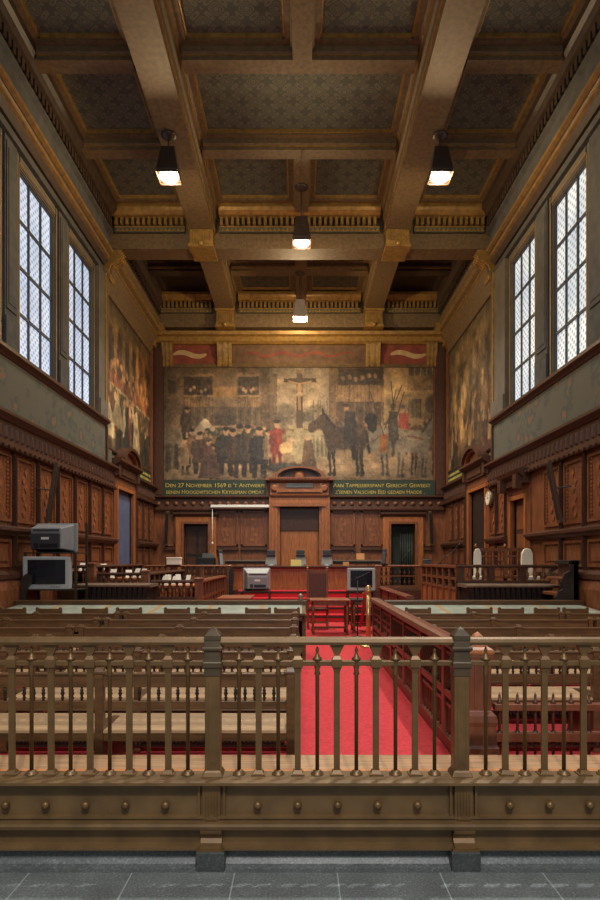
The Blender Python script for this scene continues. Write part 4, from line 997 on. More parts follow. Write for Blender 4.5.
build('newel_cap', MB().sq(nx, ny, [(.084, .97), (.09, .985), (.086, 1.005), (.06, 1.02), (.05, 1.03), (.055, 1.05), (.03, 1.09), (.006, 1.115)]), 'orange_wood', nw, bevel=.004)  # orange wood colour paints the warm light falling on the cap
fl = MB()
for s in (-1, 1): fl.box(nx+s*.03-.012, nx+s*.03+.012, ny-.08, ny-.074, .62, .9)
build('newel_moulding', fl, 'rose_wood', nw)
fence = thing('picket_fence', 'low reddish wooden picket fence between the aisle newel and the railing, facing the benches', 'fence', (1.9, 4.08, .012))
for n, za, zb, w in (('top_rail', .58, .625, .06), ('middle_rail', .37, .43, .06), ('base_rail', .012, .09, .08)):
    build(n, MB().box(1.32, 3.2, 4.08-w/2, 4.08+w/2, za, zb), 'rose_wood', fence, bevel=.004)
for x in (2.62, 3.16): build('stile', MB().box(x-.04, x+.04, 4.04, 4.12, .012, .64), 'rose_wood', fence, bevel=.004)
pk = None
for k in range(15):
    x = 1.36+k*.1216
    if abs(x-2.62) < .05 or abs(x-3.16) < .05: continue
    if pk is None: pk = build('picket', MB().lathe(0, 0, [(.010, .09), (.010, .56), (.018, .625), (.018, .64), (.009, .65), (.009, .68), (.002, .7)], 8).lathe(0, 0, [(.018, .36), (.018, .44)], 8), 'mahogany_dark', fence, local=True); pk.location = (x-1.9, 0, -.012)
    else: c = pk.copy(); COL.objects.link(c); c.parent = fence; c.location = (x-1.9, 0, -.012)

# ------------------------------------------------------------------ long desks with leather tops
def desk(x0, x1, label, finial=None):
    t = thing('long_desk', label, 'desk', ((x0+x1)/2, 9.7, .012))
    build('desk_top', MB().prism([(9.2, .745), (9.2, .775), (10.15, .838), (10.15, .80)], 'x', x0, x1), 'bench', t)
    build('leather_inlay', MB().prism([(9.23, .777), (9.23, .781), (10.13, .841), (10.13, .837)], 'x', x0+.06, x1-.06), 'leather', t)
    build('back_rim', MB().prism([(10.15, .74), (10.15, .892), (10.13, .9), (10.14, .915), (10.3, .915), (10.31, .9), (10.29, .885), (10.29, .74)], 'x', x0-.02, x1+.02), 'bench', t)
    fp = MB().box(x0, x1, 10.2, 10.26, .012, .8)
    build('front_panel', fp, 'mahogany', t)
    n = max(2, round((x1-x0)/1.6))
    for k in range(n+1):
        x = x0+.03+(x1-x0-.06)*k/n
        build('side_support', MB().prism([(9.5, .012), (9.5, .76), (10.2, .8), (10.2, .012)], 'x', x-.03, x+.03), 'bench', t)
    build('apron', MB().box(x0+.06, x1-.06, 9.24, 9.27, .66, .75), 'bench', t)
    if finial: build('corner_finial', MB().lathe(finial, 10.22, [(.04, .915), (.05, .93), (.025, .945), (.05, .97), (.045, 1.0), (.01, 1.03)], 12), 'counter_top', t)
desk(-4.8, .1, 'long desk with grey-green leather top behind the benches, on the unfenced aisle side', .02)
desk(1.46, 4.79, 'long desk with grey-green leather top enclosed by the reddish aisle balustrade')

def desk_chair(x, y, label, grp='chairs at the long desks', src=[None]):
    if src[0] is None:
        t = thing('desk_chair', label, 'chair', (x, y, .012), group=grp); src[0] = t
        B = lambda n, mb, m, **k: build(n, mb, m, t, local=True, **k)
        w = .195
        B('seat', MB().box(-.19, .19, .0, .4, .43, .46), 'bench', bevel=.008)
        B('backrest', MB().prism([(-w, .76), (w, .76), (w, .865), (w-.01, .878), (w-.035, .878), (w-.05, .858), (-w+.05, .858), (-w+.035, .878), (-w+.01, .878), (-w, .865)], 'y', -.015, .02).box(-w+.03, w-.03, -.008, .012, .56, .62), 'bench', bevel=.004)
        for s in (-1, 1): B('back_post', MB().box(s*w-.018*s, s*(w-.036)-.0, -.02, .02, .0, .77), 'bench')
        for s in (-1, 1): B('leg', MB().sq(s*.165, .37, [(.02, 0), (.022, .43)]), 'bench')
        sp = MB()
        for k in range(5): sp.lathe(-.12+k*.06, 0, [(.009, .61), (.014, .68), (.009, .77)], 6)
        B('back_spindles', sp, 'dark_turned')
        return t
    c = src[0].copy(); COL.objects.link(c); c.location = (x, y, .012); c['label'] = label; c['group'] = grp
    for ch in src[0].children:
        d = ch.copy(); COL.objects.link(d); d.parent = c
    return c
place = ['against the blue-door wall', 'second from the blue-door wall', 'third from the blue-door wall', 'fourth from the blue-door wall', 'fourth from the aisle end', 'third from the aisle end', 'second from the aisle end', 'at the aisle end']
for px, lb in zip((13, 49, 95, 129, 177, 208, 258, 287), place):
    desk_chair(PX(px, 9.0), 9.0, 'low brown chair at the leather desk on unfenced aisle side, ' + lb)
place = ['nearest the balustrade', 'second from the balustrade', 'middle one of five', 'second from the clock wall', 'nearest the clock wall']
for px, lb in zip((418, 479.5, 511, 547, 575.5), place):
    desk_chair(PX(px, 9.0), 9.0, 'low-backed brown chair at the balustrade-enclosed leather desk, ' + lb)
desk_chair(PX(431, 10.9), 10.9, 'lone low-backed brown chair beyond the balustrade-enclosed desk, before the slatted screen')

# ------------------------------------------------------------------ tables and chair in the aisle
def table(x0, x1, y0, y1, h, label, m='table_top'):
    t = thing('table', label, 'table', ((x0+x1)/2, (y0+y1)/2, .012))
    build('table_top', MB().box(x0, x1, y0, y1, h-.035, h), m, t, bevel=.008)
    build('apron', MB().box(x0+.05, x1-.05, y0+.05, y0+.07, h-.13, h-.035).box(x0+.05, x1-.05, y1-.07, y1-.05, h-.13, h-.035).box(x0+.05, x0+.07, y0+.05, y1-.05, h-.13, h-.035).box(x1-.07, x1-.05, y0+.05, y1-.05, h-.13, h-.035), 'mahogany', t)
    for x in (x0+.07, x1-.07):
        for y in (y0+.07, y1-.07):
            build('leg', MB().sq(x, y, [(.03, .012), (.03, .05)]).lathe(x, y, [(.022, .05), (.03, .09), (.02, .14), (.028, .3), (.03, .4), (.02, .45), (.03, .5), (.03, h-.1)], 10), 'mahogany', t)
    build('stretcher', MB().box(x0+.06, x0+.09, y0+.07, y1-.07, .12, .16).box(x1-.09, x1-.06, y0+.07, y1-.07, .12, .16).box(x0+.07, x1-.07, (y0+y1)/2-.015, (y0+y1)/2+.015, .12, .16), 'mahogany', t)
table(.22, 1.08, 12.65, 13.35, .76, 'small wooden table on the red aisle carpet in front of the tall leather chair')
table(1.12, 1.82, 13.0, 13.7, .74, 'small dark wooden table beside the microphone stand and brass post', 'black_wood')
table(-1.84, -1.08, 13.3, 14.45, .76, 'pinkish wooden table in front of the television seen from behind, by the jury box')

t = thing('tall_chair', 'tall brown leather-backed armchair behind the small aisle table', 'chair', (.42, 14.1, .012))
cx, cy = .42, 14.1
build('seat', MB().box(cx-.24, cx+.24, cy-.42, cy+.04, .43, .5), 'leather_brown', t, bevel=.015)
build('backrest', MB().box(cx-.2, cx+.2, cy-.01, cy+.03, .72, 1.3), 'leather_brown', t, bevel=.01)
build('back_rail', MB().box(cx-.22, cx+.22, cy-.015, cy+.035, 1.28, 1.36), 'mahogany', t)
build('back_rail', MB().box(cx-.22, cx+.22, cy-.015, cy+.035, .66, .73), 'mahogany', t)
for s in (-1, 1):
    build('back_post', MB().sq(cx+s*.23, cy+.01, [(.024, .012), (.024, 1.36), (.03, 1.37), (.02, 1.4), (.028, 1.42), (.008, 1.44)]), 'mahogany', t)
    build('front_leg', MB().sq(cx+s*.22, cy-.38, [(.024, .012), (.022, .44), (.02, .68)]), 'mahogany', t)
    build('armrest', MB().box(cx+s*.26, cx+s*.19, cy-.42, cy, .68, .72), 'mahogany', t, bevel=.01)
build('stretcher', MB().box(cx-.22, cx+.22, cy-.39, cy-.37, .15, .2), 'mahogany', t)

t = thing('microphone_stand', 'black microphone stand with boom arm in front of the silver television', 'stand', (.76, 12.35, .012))
x, y = PX(357.5, 12.3), 12.3
t.location = (x, y, .012); ORG[t.name] = (x, y, .012)
build('stand_base', MB().lathe(x, y, [(.13, .012), (.13, .03), (.03, .05)], 16), 'black', t)
build('pole', MB().tube([(x, y, .03), (x, y, 1.22)], .012), 'black', t)
build('boom_arm', MB().tube([(x-.13, y-.05, 1.17), (x+.28, y+.1, 1.36)], .009).lathe(x, y, [(.02, 1.2), (.02, 1.25)], 8), 'black', t)
build('microphone', MB().lathe(x-.13, y-.05, [(.012, 1.14), (.022, 1.155), (.022, 1.19), (.012, 1.2)], 10), 'black', t)

x, y = PX(368.3, 11.0)-.0, 11.0
t = thing('barrier_post', 'polished brass barrier post with round foot on the red carpet beside the balustrade', 'barrier post', (x, y, .012))
build('foot', MB().lathe(x, y, [(.16, .012), (.16, .03), (.14, .045), (.05, .07), (.03, .1)], 20), 'brass', t)
build('pole', MB().lathe(x, y, [(.042, .06), (.042, 1.0)], 14), 'brass', t)
build('finial', MB().lathe(x, y, [(.032, 1.0), (.06, 1.01), (.065, 1.05), (.05, 1.06), (.055, 1.1), (.03, 1.13), (.01, 1.14)], 14), 'brass', t)
rope = [(x-.075, y+.09, 1.0)] + [(x-.04-.12*math.sin(k/10*PI*.5)*.5, y+.05+.4*k/10, 1.0-.65*math.sin(k/10*PI*.5)) for k in range(1, 11)]
tag(build('barrier_rope', MB().tube(rope, .035, 10), 'red_rope', loc=(x-.05, y+.2, .35)), 'thick red velvet rope hanging from the brass barrier post', 'rope')

# ------------------------------------------------------------------ televisions and their stands
def television(loc, w, h, rz, label, body='tv_silver', tilt=0):
    """Local: bottom centre of the front face at the origin, screen looking to -y."""
    t = thing('television', label, 'television', loc, rz)
    B = lambda n, mb, m, par=t, **k: build(n, mb, m, par, local=True, **k)
    hb = MB().box(-w/2, w/2, 0, .09, 0, h)
    B('bezel', hb, body, bevel=.02)
    bk = MB().hexa([(-w*.47, .09, .02), (w*.47, .09, .02), (w*.47, .09, h*.97), (-w*.47, .09, h*.97)], [(-w*.36, .48, .06), (w*.36, .48, .06), (w*.36, .48, h*.8), (-w*.36, .48, h*.8)])
    hs = B('rear_housing', bk, body, bevel=.02)
    B('screen', MB().prism([(-w*.39, -.006), (-w*.2, -.016), (0, -.02), (w*.2, -.016), (w*.39, -.006), (w*.39, .02), (-w*.39, .02)], 'z', h*.16, h*.9), 'screen')
    bt = MB()
    for k in range(4): bt.box(w*.1+k*.04, w*.12+k*.04, -.006, 0, h*.06, h*.09)
    B('buttons', bt, 'tv_dark')
    sd = MB().box(-w*.35, w*.35, .475, .50, h*.1, h*.62)
    rp = B('rear_panel', sd, 'tv_dark' if body != 'tv_silver' else 'tv_grey', hs, bevel=.008)
    B('rating_label', MB().box(-.07, .07, .5, .505, h*.42, h*.5), 'white_metal', hs)
    B('socket_panel', MB().box(-w*.3, w*.12, .5, .51, h*.16, h*.28).box(w*.16, w*.26, .5, .512, h*.14, h*.3), 'black', hs)
    B('vent_slots', MB().box(-w*.33, w*.3, .44, .49, h*.7, h*.76), 'tv_dark', hs)
    return t
def tv_stand(x0, x1, y0, y1, shelves, label, top_posts=None):
    t = thing('television_stand', label, 'stand', ((x0+x1)/2, (y0+y1)/2, .012))
    zt = shelves[-1]
    for x in (x0, x1):
        for y in (y0, y1):
            build('upright', MB().sq(x, y, [(.018, .06), (.018, zt if not (top_posts and x == x1 and y == y1) else top_posts)]), 'trolley', t)
            build('caster', MB().lathe(y, .05, [(.035, x-.015), (.035, x+.015)], 12, axis='x'), 'black', t)
    for z in shelves:
        build('shelf', MB().box(x0-.02, x1+.02, y0-.02, y1+.02, z-.02, z), 'trolley', t, bevel=.003)
    build('crossbar', MB().box(x0, x1, y1-.01, y1+.01, .3, .33).box(x0, x1, y0-.01, y0+.01, .12, .15), 'trolley', t)
tv_stand(-4.80, -3.92, 10.5, 11.05, [.3, 1.085, 1.735], 'tall dark tubular stand carrying two televisions beside the blue-door wall', 2.28)
television((-4.41, 10.46, 1.087), .82, .575, math.radians(4), 'silver television with dark screen on the lower shelf of the tall stand')
television((-4.42, 11.0, 1.737), .76, .53, math.radians(180-4), 'grey television turned away with white rear label on top of the tall stand', 'tv_grey')
tv_stand(-1.42, -.74, 14.6, 15.05, [.3, .84], 'low dark stand under the television seen from behind, beside the judges bench steps')
television((-1.08, 15.12, .842), .68, .56, math.radians(186), 'pale grey television seen from behind, facing the judges bench')
tv_stand(1.2, 1.84, 14.75, 15.2, [.3, .84], 'low dark stand under the silver television near the judges bench')
television((1.52, 14.74, .842), .69, .56, math.radians(0), 'silver television with dark screen in front of the judges bench')

# ------------------------------------------------------------------ fluted counters, tiers, screens
def counter(x0, x1, y0, label):
    t = thing('counter', label, 'counter', ((x0+x1)/2, y0+.3, .012))
    build('counter_top', MB().prism([(y0-.04, 1.09), (y0-.07, 1.11), (y0-.07, 1.135), (y0-.03, 1.15), (y0+.6, 1.15), (y0+.6, 1.09)], 'x', x0, x1), 'counter_top', t)
    build('carcass', MB().box(x0+.06, x1-.06, y0+.06, y0+.56, .012, 1.09).box(x0+.02, x1-.02, y0, y0+.08, .82, .88), 'black_wood', t)
    fl = MB(); x = x0+.07
    while x < x1-.08: fl.prism([(y0+.01, .88), (y0-.02, 1.0), (y0-.03, 1.09), (y0+.06, 1.09), (y0+.06, .88)], 'x', x, x+.05); x += .095
    build('fluted_apron', fl, 'black_wood', t)
    for k in range(int((x1-x0)/.6)+1):
        x = x0+.08+k*.6
        if x < x1-.05: build('bracket', MB().box(x, x+.06, y0+.0, y0+.06, .012, .82), 'black_wood', t)
counter(3.05, 4.72, 11.0, 'dark counter with black fluted apron and grey top, before the openwork screen')
counter(-4.2, -2.78, 11.2, 'dark counter with black fluted apron and grey top, beside the two stacked televisions')

def urn(x, y, z0, h, m_r=1.0):
    p = [(.03, 0), (.03, .05), (.018, .1), (.03, .2), (.045, .38), (.042, .5), (.022, .68), (.018, .74), (.032, .82), (.022, .88), (.034, .95), (.034, 1)]
    return MB().lathe(x, y, [(r*m_r, z0+k*h) for r, k in p], 8)
def screen_x(t, x0, x1, y, zt, zb, zfloor, m='mahogany', tiers=1, pitch=.13, posts_=2, mb_m='mahogany', body=True):
    """A balustraded screen running along x."""
    build('top_rail', MB().prism([(y-.06, zt-.06), (y-.08, zt-.03), (y-.06, zt), (y+.06, zt), (y+.08, zt-.03), (y+.06, zt-.06)], 'x', x0, x1), m, t)
    build('lower_rail', MB().box(x0, x1, y-.05, y+.05, zb-.06, zb), m, t, bevel=.004)
    if body and zb-zfloor > .4:
        pn = MB().box(x0, x1, y-.03, y+.03, zfloor, zb-.06)
        n = max(1, int((x1-x0)/.5))
        for k in range(n): pn.box(x0+.06+k*(x1-x0)/n, x0-.06+(k+1)*(x1-x0)/n, y-.04, y-.03, zfloor+.1, zb-.14)
        build('base_panel', pn, m, t)
    px = [x0+.06+(x1-x0-.12)*k/(posts_-1) for k in range(posts_)]
    for x in px: build('stile', MB().box(x-.06, x+.06, y-.055, y+.055, zfloor, zt-.05), m, t, bevel=.004)
    if tiers == 2: build('middle_rail', MB().box(x0, x1, y-.035, y+.035, (zt+zb)/2-.03, (zt+zb)/2), m, t)
    src = None; H = (zt-.06-zb)
    for tier in range(tiers):
        h = H/tiers-(.03 if tiers == 2 else 0); z = zb+tier*(H/tiers+.005)
        n = int((x1-x0)/pitch)
        for k in range(n):
            x = x0+(k+.5)*(x1-x0)/n
            if any(abs(x-q) < .095 for q in px): continue
            bx_, by_, bz_ = ORG[t.name]
            if src is None: src = build('baluster', urn(0, 0, 0, h, 1.0 if tiers == 1 else .9), mb_m, t, local=True); src.location = (x-bx_, y-by_, z-bz_)
            else: c = src.copy(); COL.objects.link(c); c.parent = t; c.location = (x-bx_, y-by_, z-bz_)
def screen_y(t, x, y0, y1, zt, zb, zfloor, m='mahogany', n_st=5, slats=True):
    build('front_top_rail', MB().prism([(x-.06, zt-.06), (x-.08, zt-.03), (x-.06, zt), (x+.06, zt), (x+.08, zt-.03), (x+.06, zt-.06)], 'y', y0, y1), m, t)
    build('front_lower_rail', MB().box(x-.045, x+.045, y0, y1, zb-.06, zb), m, t)
    for k in range(n_st):
        y = y0+.05+(y1-y0-.1)*k/(n_st-1); build('front_stile', MB().box(x-.05, x+.05, y-.05, y+.05, zfloor, zt-.05), m, t)
    pn = MB().box(x-.02, x+.02, y0, y1, zfloor, zb-.06)
    build('front_panel', pn, 'orange_wood', t)

# jury tiers: three stepped boxes against the blue-door wall
tiers = [(-2.95, -1.95, 12.0, 1.2, 'lowest jury box tier next to the court floor, slatted front rail and white papers'),
         (-4.03, -3.02, 12.0, 1.35, 'middle jury box tier between the other two stepped tiers'),
         (-4.98, -4.1, 12.0, 1.5, 'highest jury box tier against the blue-door wall behind the stacked televisions')]
for x0, x1, y, zt, lab in tiers:
    t = thing('jury_box', lab, 'jury box', ((x0+x1)/2, 13.9, .012))
    zb = zt-.34
    screen_x(t, x0, x1, y, zt, zb, .012, m='mahogany_dark', posts_=2, pitch=.14, mb_m='mahogany')
    build('desk_shelf', MB().box(x0+.1, x1-.08, y+.1, 15.7, zt-.16, zt-.12), 'orange_wood', t)
    build('bench_seat', MB().box(x0+.05, x0+.4, y+.1, 15.7, zt-.6, zt-.55), 'mahogany', t)
    build('end_panel', MB().box(x0, x1-.1, 15.7, 15.76, .012, zt-.05), 'mahogany', t)
    screen_y(t, x1-.06, y+.06, 15.76, zt, zb, .012, m='mahogany_dark' if x1 < -2 else 'mahogany', n_st=9)
    build('corner_post', MB().sq(x1-.06, y, [(.075, .012), (.075, zt), (.09, zt+.01), (.09, zt+.035), (.05, zt+.05)]), 'mahogany', t, bevel=.004)
# papers standing in the tiers
def paper(x, y, z, w, h, lean, rz, label, grp='white papers in the jury tiers'):
    mb = MB().prism([(0, 0), (.004, 0), (.004+math.sin(lean)*h, math.cos(lean)*h), (math.sin(lean)*h, math.cos(lean)*h)], 'x', -w/2, w/2)
    mb.prism([(0, 0), (.004, 0), (.004+.35*h, .01), (.35*h, .014)], 'x', -w/2, w/2)
    o = build('paper_sheet', mb, 'white_paper', local=True); o.location = (x, y, z); o.rotation_euler = (0, 0, rz*1.8); o.scale = (random.uniform(.7, 1.0), 1, random.uniform(.75, 1.0))
    tag(o, label, 'paper', grp)
pap = [(163, 12.6, 1.081, 'first from the outer end'), (168, 12.75, 1.081, 'second from the outer end'), (173.5, 12.9, 1.081, 'third from the outer end'), (179, 12.7, 1.081, 'fourth from the outer end'), (187, 12.9, 1.081, 'nearest the slatted front rail')]
for px, y, z, lb in pap: paper(PX(px, y), y, z, .13, .25, .5, random.uniform(-.3, .3), 'white paper leaning up in the lowest jury tier, ' + lb)
for px, y, z, lb in ((112, 12.4, 1.231, 'nearest the stacked televisions'), (129, 12.7, 1.231, 'second from the televisions'), (135, 12.9, 1.231, 'third from the televisions'), (141, 12.6, 1.231, 'nearest the lowest tier')):
    paper(PX(px, y), y, z, .14, .24, .6, random.uniform(-.3, .3), 'white paper leaning up in the middle jury tier, ' + lb)
for px, y, z, lb in ((83, 12.4, 1.381, 'at its wall end'), (103, 13.6, 1.381, 'toward the middle tier')):
    paper(PX(px, y), y, z, .16, .22, .7, .1, 'white paper lying in the highest jury tier, ' + lb)
# rail by the judges end of the tiers
t = thing('balustraded_rail', 'dark wooden balustraded rail joining the jury tiers to the judges bench', 'balustrade', (-2.9, 16.15, .012))
screen_x(t, -4.15, -1.82, 16.15, 1.47, 1.17, .012, m='mahogany', posts_=4, pitch=.15)
o = build('white_box', MB().box(0, .36, 0, .26, 0, .2).box(-.01, .37, -.01, .27, .16, .2), 'white_paper', local=True, bevel=.01)
o.location = (PX(166.5, 16.0), 15.99, 1.472); tag(o, 'white cardboard box standing on the dark rail under the doorway by the blue door', 'box')
mb = MB().prism([(-.06, .95), (.05, .95), (.06, 1.2), (.04, 1.36), (.0, 1.42), (-.05, 1.34), (-.07, 1.15)], 'y', -.03, .02)
mb.prism([(-.06, .62), (.02, .62), (.05, .95), (-.06, .95)], 'y', -.035, .015)
o = build('black_cloth', mb, 'black', local=True, bevel=.01); o.location = (PX(231.3, 16.0), 16.05, .0)
tag(o, 'narrow black cloth hanging at the end of the rail beside the judges bench', 'cloth')

# slatted screen and openwork screen on the clock side
t = thing('wooden_screen', 'wooden screen of square openings over orange panels, running toward the judges bench', 'screen', (3.13, 13.2, .012))
x = 3.13; y0, y1 = 11.75, 15.2
build('top_rail', MB().box(x-.07, x+.07, y0, y1, 1.44, 1.5), 'mahogany', t, bevel=.006)
for z in (1.0, 1.2): build('rail', MB().box(x-.04, x+.04, y0, y1, z, z+.05), 'mahogany', t)
build('rear_slat', MB().box(x+.03, x+.05, y0, y1, 1.1, 1.14).box(x+.03, x+.05, y0, y1, 1.3, 1.34), 'black_wood', t)
for k in range(7):
    y = y0+.05+(y1-y0-.1)*k/6; build('stile', MB().box(x-.05, x+.05, y-.05, y+.05, .012, 1.45), 'mahogany', t)
build('lower_panel', MB().box(x-.02, x+.03, y0, y1, .012, 1.0), 'orange_wood', t)
op = thing('openwork_screen', 'dark wooden screen with urn-shaped openings behind the fluted counter under the clock', 'screen', (4.0, 11.7, .012))
screen_x(op, 3.06, 4.98, 11.66, 1.51, 1.2, .012, m='mahogany_dark', posts_=4, pitch=.16, mb_m='carving')
t = thing('raised_platform', 'raised dark wooden platform behind the openwork screen', 'platform', (4.1, 13.3, .012))
build('deck', MB().box(3.25, 4.8, 11.8, 15.0, .7, .82), 'mahogany_dark', t); build('skirt', MB().box(3.3, 4.78, 11.85, 14.9, .012, .7), 'mahogany_dark', t)
# bench with spindled back and two white chairs
bx0, bx1, by = PX(474, 12.9), PX(536, 12.9), 12.9
t = thing('high_back_bench', 'wooden bench with knobbed posts and spindled back beside two white chair backs', 'bench', ((bx0+bx1)/2, by, .82))
build('seat', MB().box(bx0, bx1, by-.42, by, 1.22, 1.27), 'mahogany', t)
for k in range(3): 
    x = bx0+.04+(bx1-bx0-.08)*k/2; build('back_post', MB().box(x-.04, x+.04, by-.04, by+.04, .82, 1.86).lathe(x, by, [(.03, 1.86), (.045, 1.89), (.03, 1.92), (.01, 1.95)], 8), 'mahogany', t)
    build('front_leg', MB().box(x-.03, x+.03, by-.42, by-.36, .82, 1.22), 'mahogany', t)
build('top_rail', MB().box(bx0, bx1, by-.03, by+.03, 1.79, 1.86).box(bx0, bx1, by-.025, by+.025, 1.66, 1.7), 'mahogany', t)
build('lower_rail', MB().box(bx0, bx1, by-.03, by+.03, 1.38, 1.44), 'mahogany', t)
s0 = None; n = 18
for k in range(n):
    x = bx0+.1+(bx1-bx0-.2)*k/(n-1)
    if abs(x-(bx0+bx1)/2) < .05: continue
    if s0 is None: s0 = build('spindle', MB().lathe(0, 0, [(.012, 1.44), (.02, 1.52), (.012, 1.58), (.014, 1.66)], 6).lathe(0, 0, [(.01, 1.7), (.018, 1.74), (.01, 1.79)], 6), 'mahogany_dark', t, local=True); s0.location = (x-(bx0+bx1)/2, 0, -.82)
    else: c = s0.copy(); COL.objects.link(c); c.parent = t; c.location = (x-(bx0+bx1)/2, 0, -.82)
def white_chair(x, y, label, k=1.0, rz=0):
    t = thing('white_chair', label, 'chair', (x, y, .82), rz)
    B = lambda n, mb, m, **kw: build(n, mb, m, t, local=True, **kw)
    w = .13*k
    pts = [(-w, .45), (w, .45), (w*1.08, .75), (w, .92), (w*.6, 1.0), (0, 1.02), (-w*.6, 1.0), (-w, .92), (-w*1.08, .75)]
    B('backrest', MB().prism(pts, 'y', -.03, .04), 'white_fabric', bevel=.015)
    B('seat', MB().box(-w*1.2, w*1.2, -.36, .02, .38, .46), 'white_fabric', bevel=.02)
    for sx in (-1, 1):
        for yy in (-.32, 0): B('leg', MB().sq(sx*w, yy, [(.016, 0), (.02, .38)]), 'black_wood')
white_chair(PX(527, 12.2), 12.2, 'larger white rounded chair back at the end of the spindled bench, toward the leaning loudspeaker', .85)
white_chair(PX(477.5, 12.3), 12.3, 'smaller white rounded chair back at the end of the spindled bench, toward the dark doorway', .58, -.3)

# carved pew by the clock wall
t = thing('wall_pew', 'dark carved pew with stepped ledges against the clock wall, beside the counter', 'pew', (4.7, 10.6, .012))
build('back_panel', MB().box(4.72, 4.8, 10.32, 10.95, .012, 1.58), 'mahogany_dark', t)
build('top_rail', MB().box(4.66, 4.82, 10.32, 10.95, 1.52, 1.6), 'black_wood', t, bevel=.01)
build('seat', MB().box(4.42, 4.72, 10.34, 10.95, .98, 1.04), 'mahogany', t, bevel=.01)
build('ledge', MB().box(4.5, 4.74, 10.34, 10.95, 1.26, 1.3), 'mahogany', t, bevel=.01)
build('end_panel', MB().prism([(4.42, .012), (4.4, .95), (4.46, 1.06), (4.54, 1.1), (4.5, 1.22), (4.56, 1.36), (4.66, 1.42), (4.66, 1.58), (4.8, 1.58), (4.8, .012)], 'y', 10.32, 10.38), 'black_wood', t)
# pew end by the window wall
t = thing('wall_pew', 'dark carved pew end with scrolled top at the blue-door wall beside the stacked televisions', 'pew', (-4.75, 9.4, .012))
build('seat', MB().box(-4.8, -4.92, 10.36, 10.44, .012, .9), 'mahogany_dark', t)
build('end_panel', MB().prism([(-4.82, .9), (-4.72, .9), (-4.7, 1.12), (-4.62, 1.22), (-4.62, 1.34), (-4.72, 1.36), (-4.8, 1.28), (-4.8, 1.1)], 'y', 10.34, 10.4), 'black_wood', t)

# ------------------------------------------------------------------ judges' platform, bench, screens behind
t = thing('judges_platform', 'raised judges platform with four red-carpeted steps below the judges bench', 'platform', (0, 18, .012))
build('platform_deck', MB().box(-4.78, 4.78, 16.7, 20.18, .012, .76), 'mahogany_dark', t)
for k in range(4):
    ya = 15.35+k*.4
    st = build('step', MB().box(-1.7, 2.0, ya, 16.98, .012+k*.187, .2+k*.187), 'carpet_step', t, bevel=.01)
    build('step_nosing', MB().box(-1.7, 2.0, ya-.012, ya, .12+k*.187, .165+k*.187), 'black_wood', st)
jb = thing('judges_bench', 'long orange-brown panelled judges bench on top of the red steps', 'bench', (.07, 17.35, .762))
x0, x1, y = -1.95, 2.08, 17.05
build('bench_top', MB().prism([(y-.1, 1.36), (y-.12, 1.4), (y-.12, 1.43), (y+.7, 1.43), (y+.7, 1.39), (y-.04, 1.36)], 'x', x0-.03, x1+.03), 'mahogany_dark', jb, bevel=.006)
build('front_panel', MB().box(x0, x1, y, y+.05, .762, 1.38), 'orange_wood', jb)
pn = MB().box(x0, x1, y-.03, y, .762, .85).box(x0, x1, y-.03, y, 1.3, 1.37)
n = 8
for k in range(n+1): xx = x0+.04+(x1-x0-.08)*k/n; pn.box(xx-.05, xx+.05, y-.03, y, .85, 1.3)
build('front_frame', pn, 'orange_wood', jb)
for xx in (x0+.03, x1-.03, .05): build('side_panel', MB().box(xx-.03, xx+.03, y+.05, y+.66, .762, 1.39), 'mahogany', jb)
t = thing('balustraded_screen', 'two-tiered balustraded wooden screen extending the judges bench toward the green doorway', 'balustrade', (2.7, 17.1, .762))
screen_x(t, 2.14, 3.46, 17.1, 1.46, .86, .762, m='mahogany', tiers=2, posts_=2, pitch=.125, mb_m='mahogany_dark')
t = thing('side_rail', 'low panelled wooden rail between the balustraded screen and the slatted screen end', 'rail', (3.9, 17.1, .762))
screen_x(t, 3.5, 4.7, 17.1, 1.46, 1.2, .762, m='mahogany', posts_=3, pitch=.125, mb_m='mahogany_dark')
t = thing('low_rail', 'low reddish wooden rail running away from the aisle balustrade beside the silver television', 'rail', (2.05, 13.0, .012))
build('cap_rail', MB().prism([(1.98, .88), (2.12, .88), (2.13, .91), (2.1, .94), (2.0, .94), (1.97, .91)], 'y', 11.1, 15.0), 'rose_wood', t)
build('panel', MB().box(2.03, 2.07, 11.1, 15.0, .012, .88), 'mahogany', t)
for y in (11.15, 12.4, 13.7, 14.95): build('stile', MB().box(2.0, 2.1, y-.05, y+.05, .012, .88), 'rose_wood', t)

def monitor(px, y, z, rz, label, m='tv_silver'):
    t = thing('desk_monitor', label, 'monitor', (PX(px, y), y, z), rz, group='desk monitors along the judges bench')
    B = lambda n, mb, mm, **k: build(n, mb, mm, t, local=True, **k)
    B('back_shell', MB().hexa([(-.17, -.04, .03), (.17, -.04, .03), (.17, .06, .03), (-.17, .06, .03)], [(-.12, -.06, .36), (.12, -.06, .36), (.12, .04, .36), (-.12, .04, .36)]), m, bevel=.015)
    B('dark_top', MB().box(-.12, .12, -.075, .045, .34, .46), 'tv_dark', bevel=.015)
    B('handle_band', MB().box(-.13, .13, -.085, -.04, .26, .33), 'black', bevel=.006)
    B('stand_foot', MB().lathe(0, 0, [(.11, 0), (.13, .015), (.05, .04)], 14), m)
monitor(271, 17.4, 1.432, 0, 'grey desk monitor seen from behind, between the roller screen and the centre door')
monitor(300.5, 17.4, 1.432, 0, 'grey desk monitor seen from behind, centred before the double door beside the yellow card')
monitor(326.8, 17.4, 1.432, 0, 'grey desk monitor seen from behind, just past the centre door toward the green doorway')
monitor(384, 17.12, 1.462, 1.4, 'dark desk monitor turned sideways where the bench meets the balustraded screen', 'tv_dark')
monitor(220.5, 17.42, 1.432, -1.3, 'grey desk monitor turned sideways next to the black printer', 'tv_grey')
t = thing('printer', 'black office printer at the end of the judges bench under the panelled wall', 'printer', (PX(208, 17.4), 17.4, 1.2))
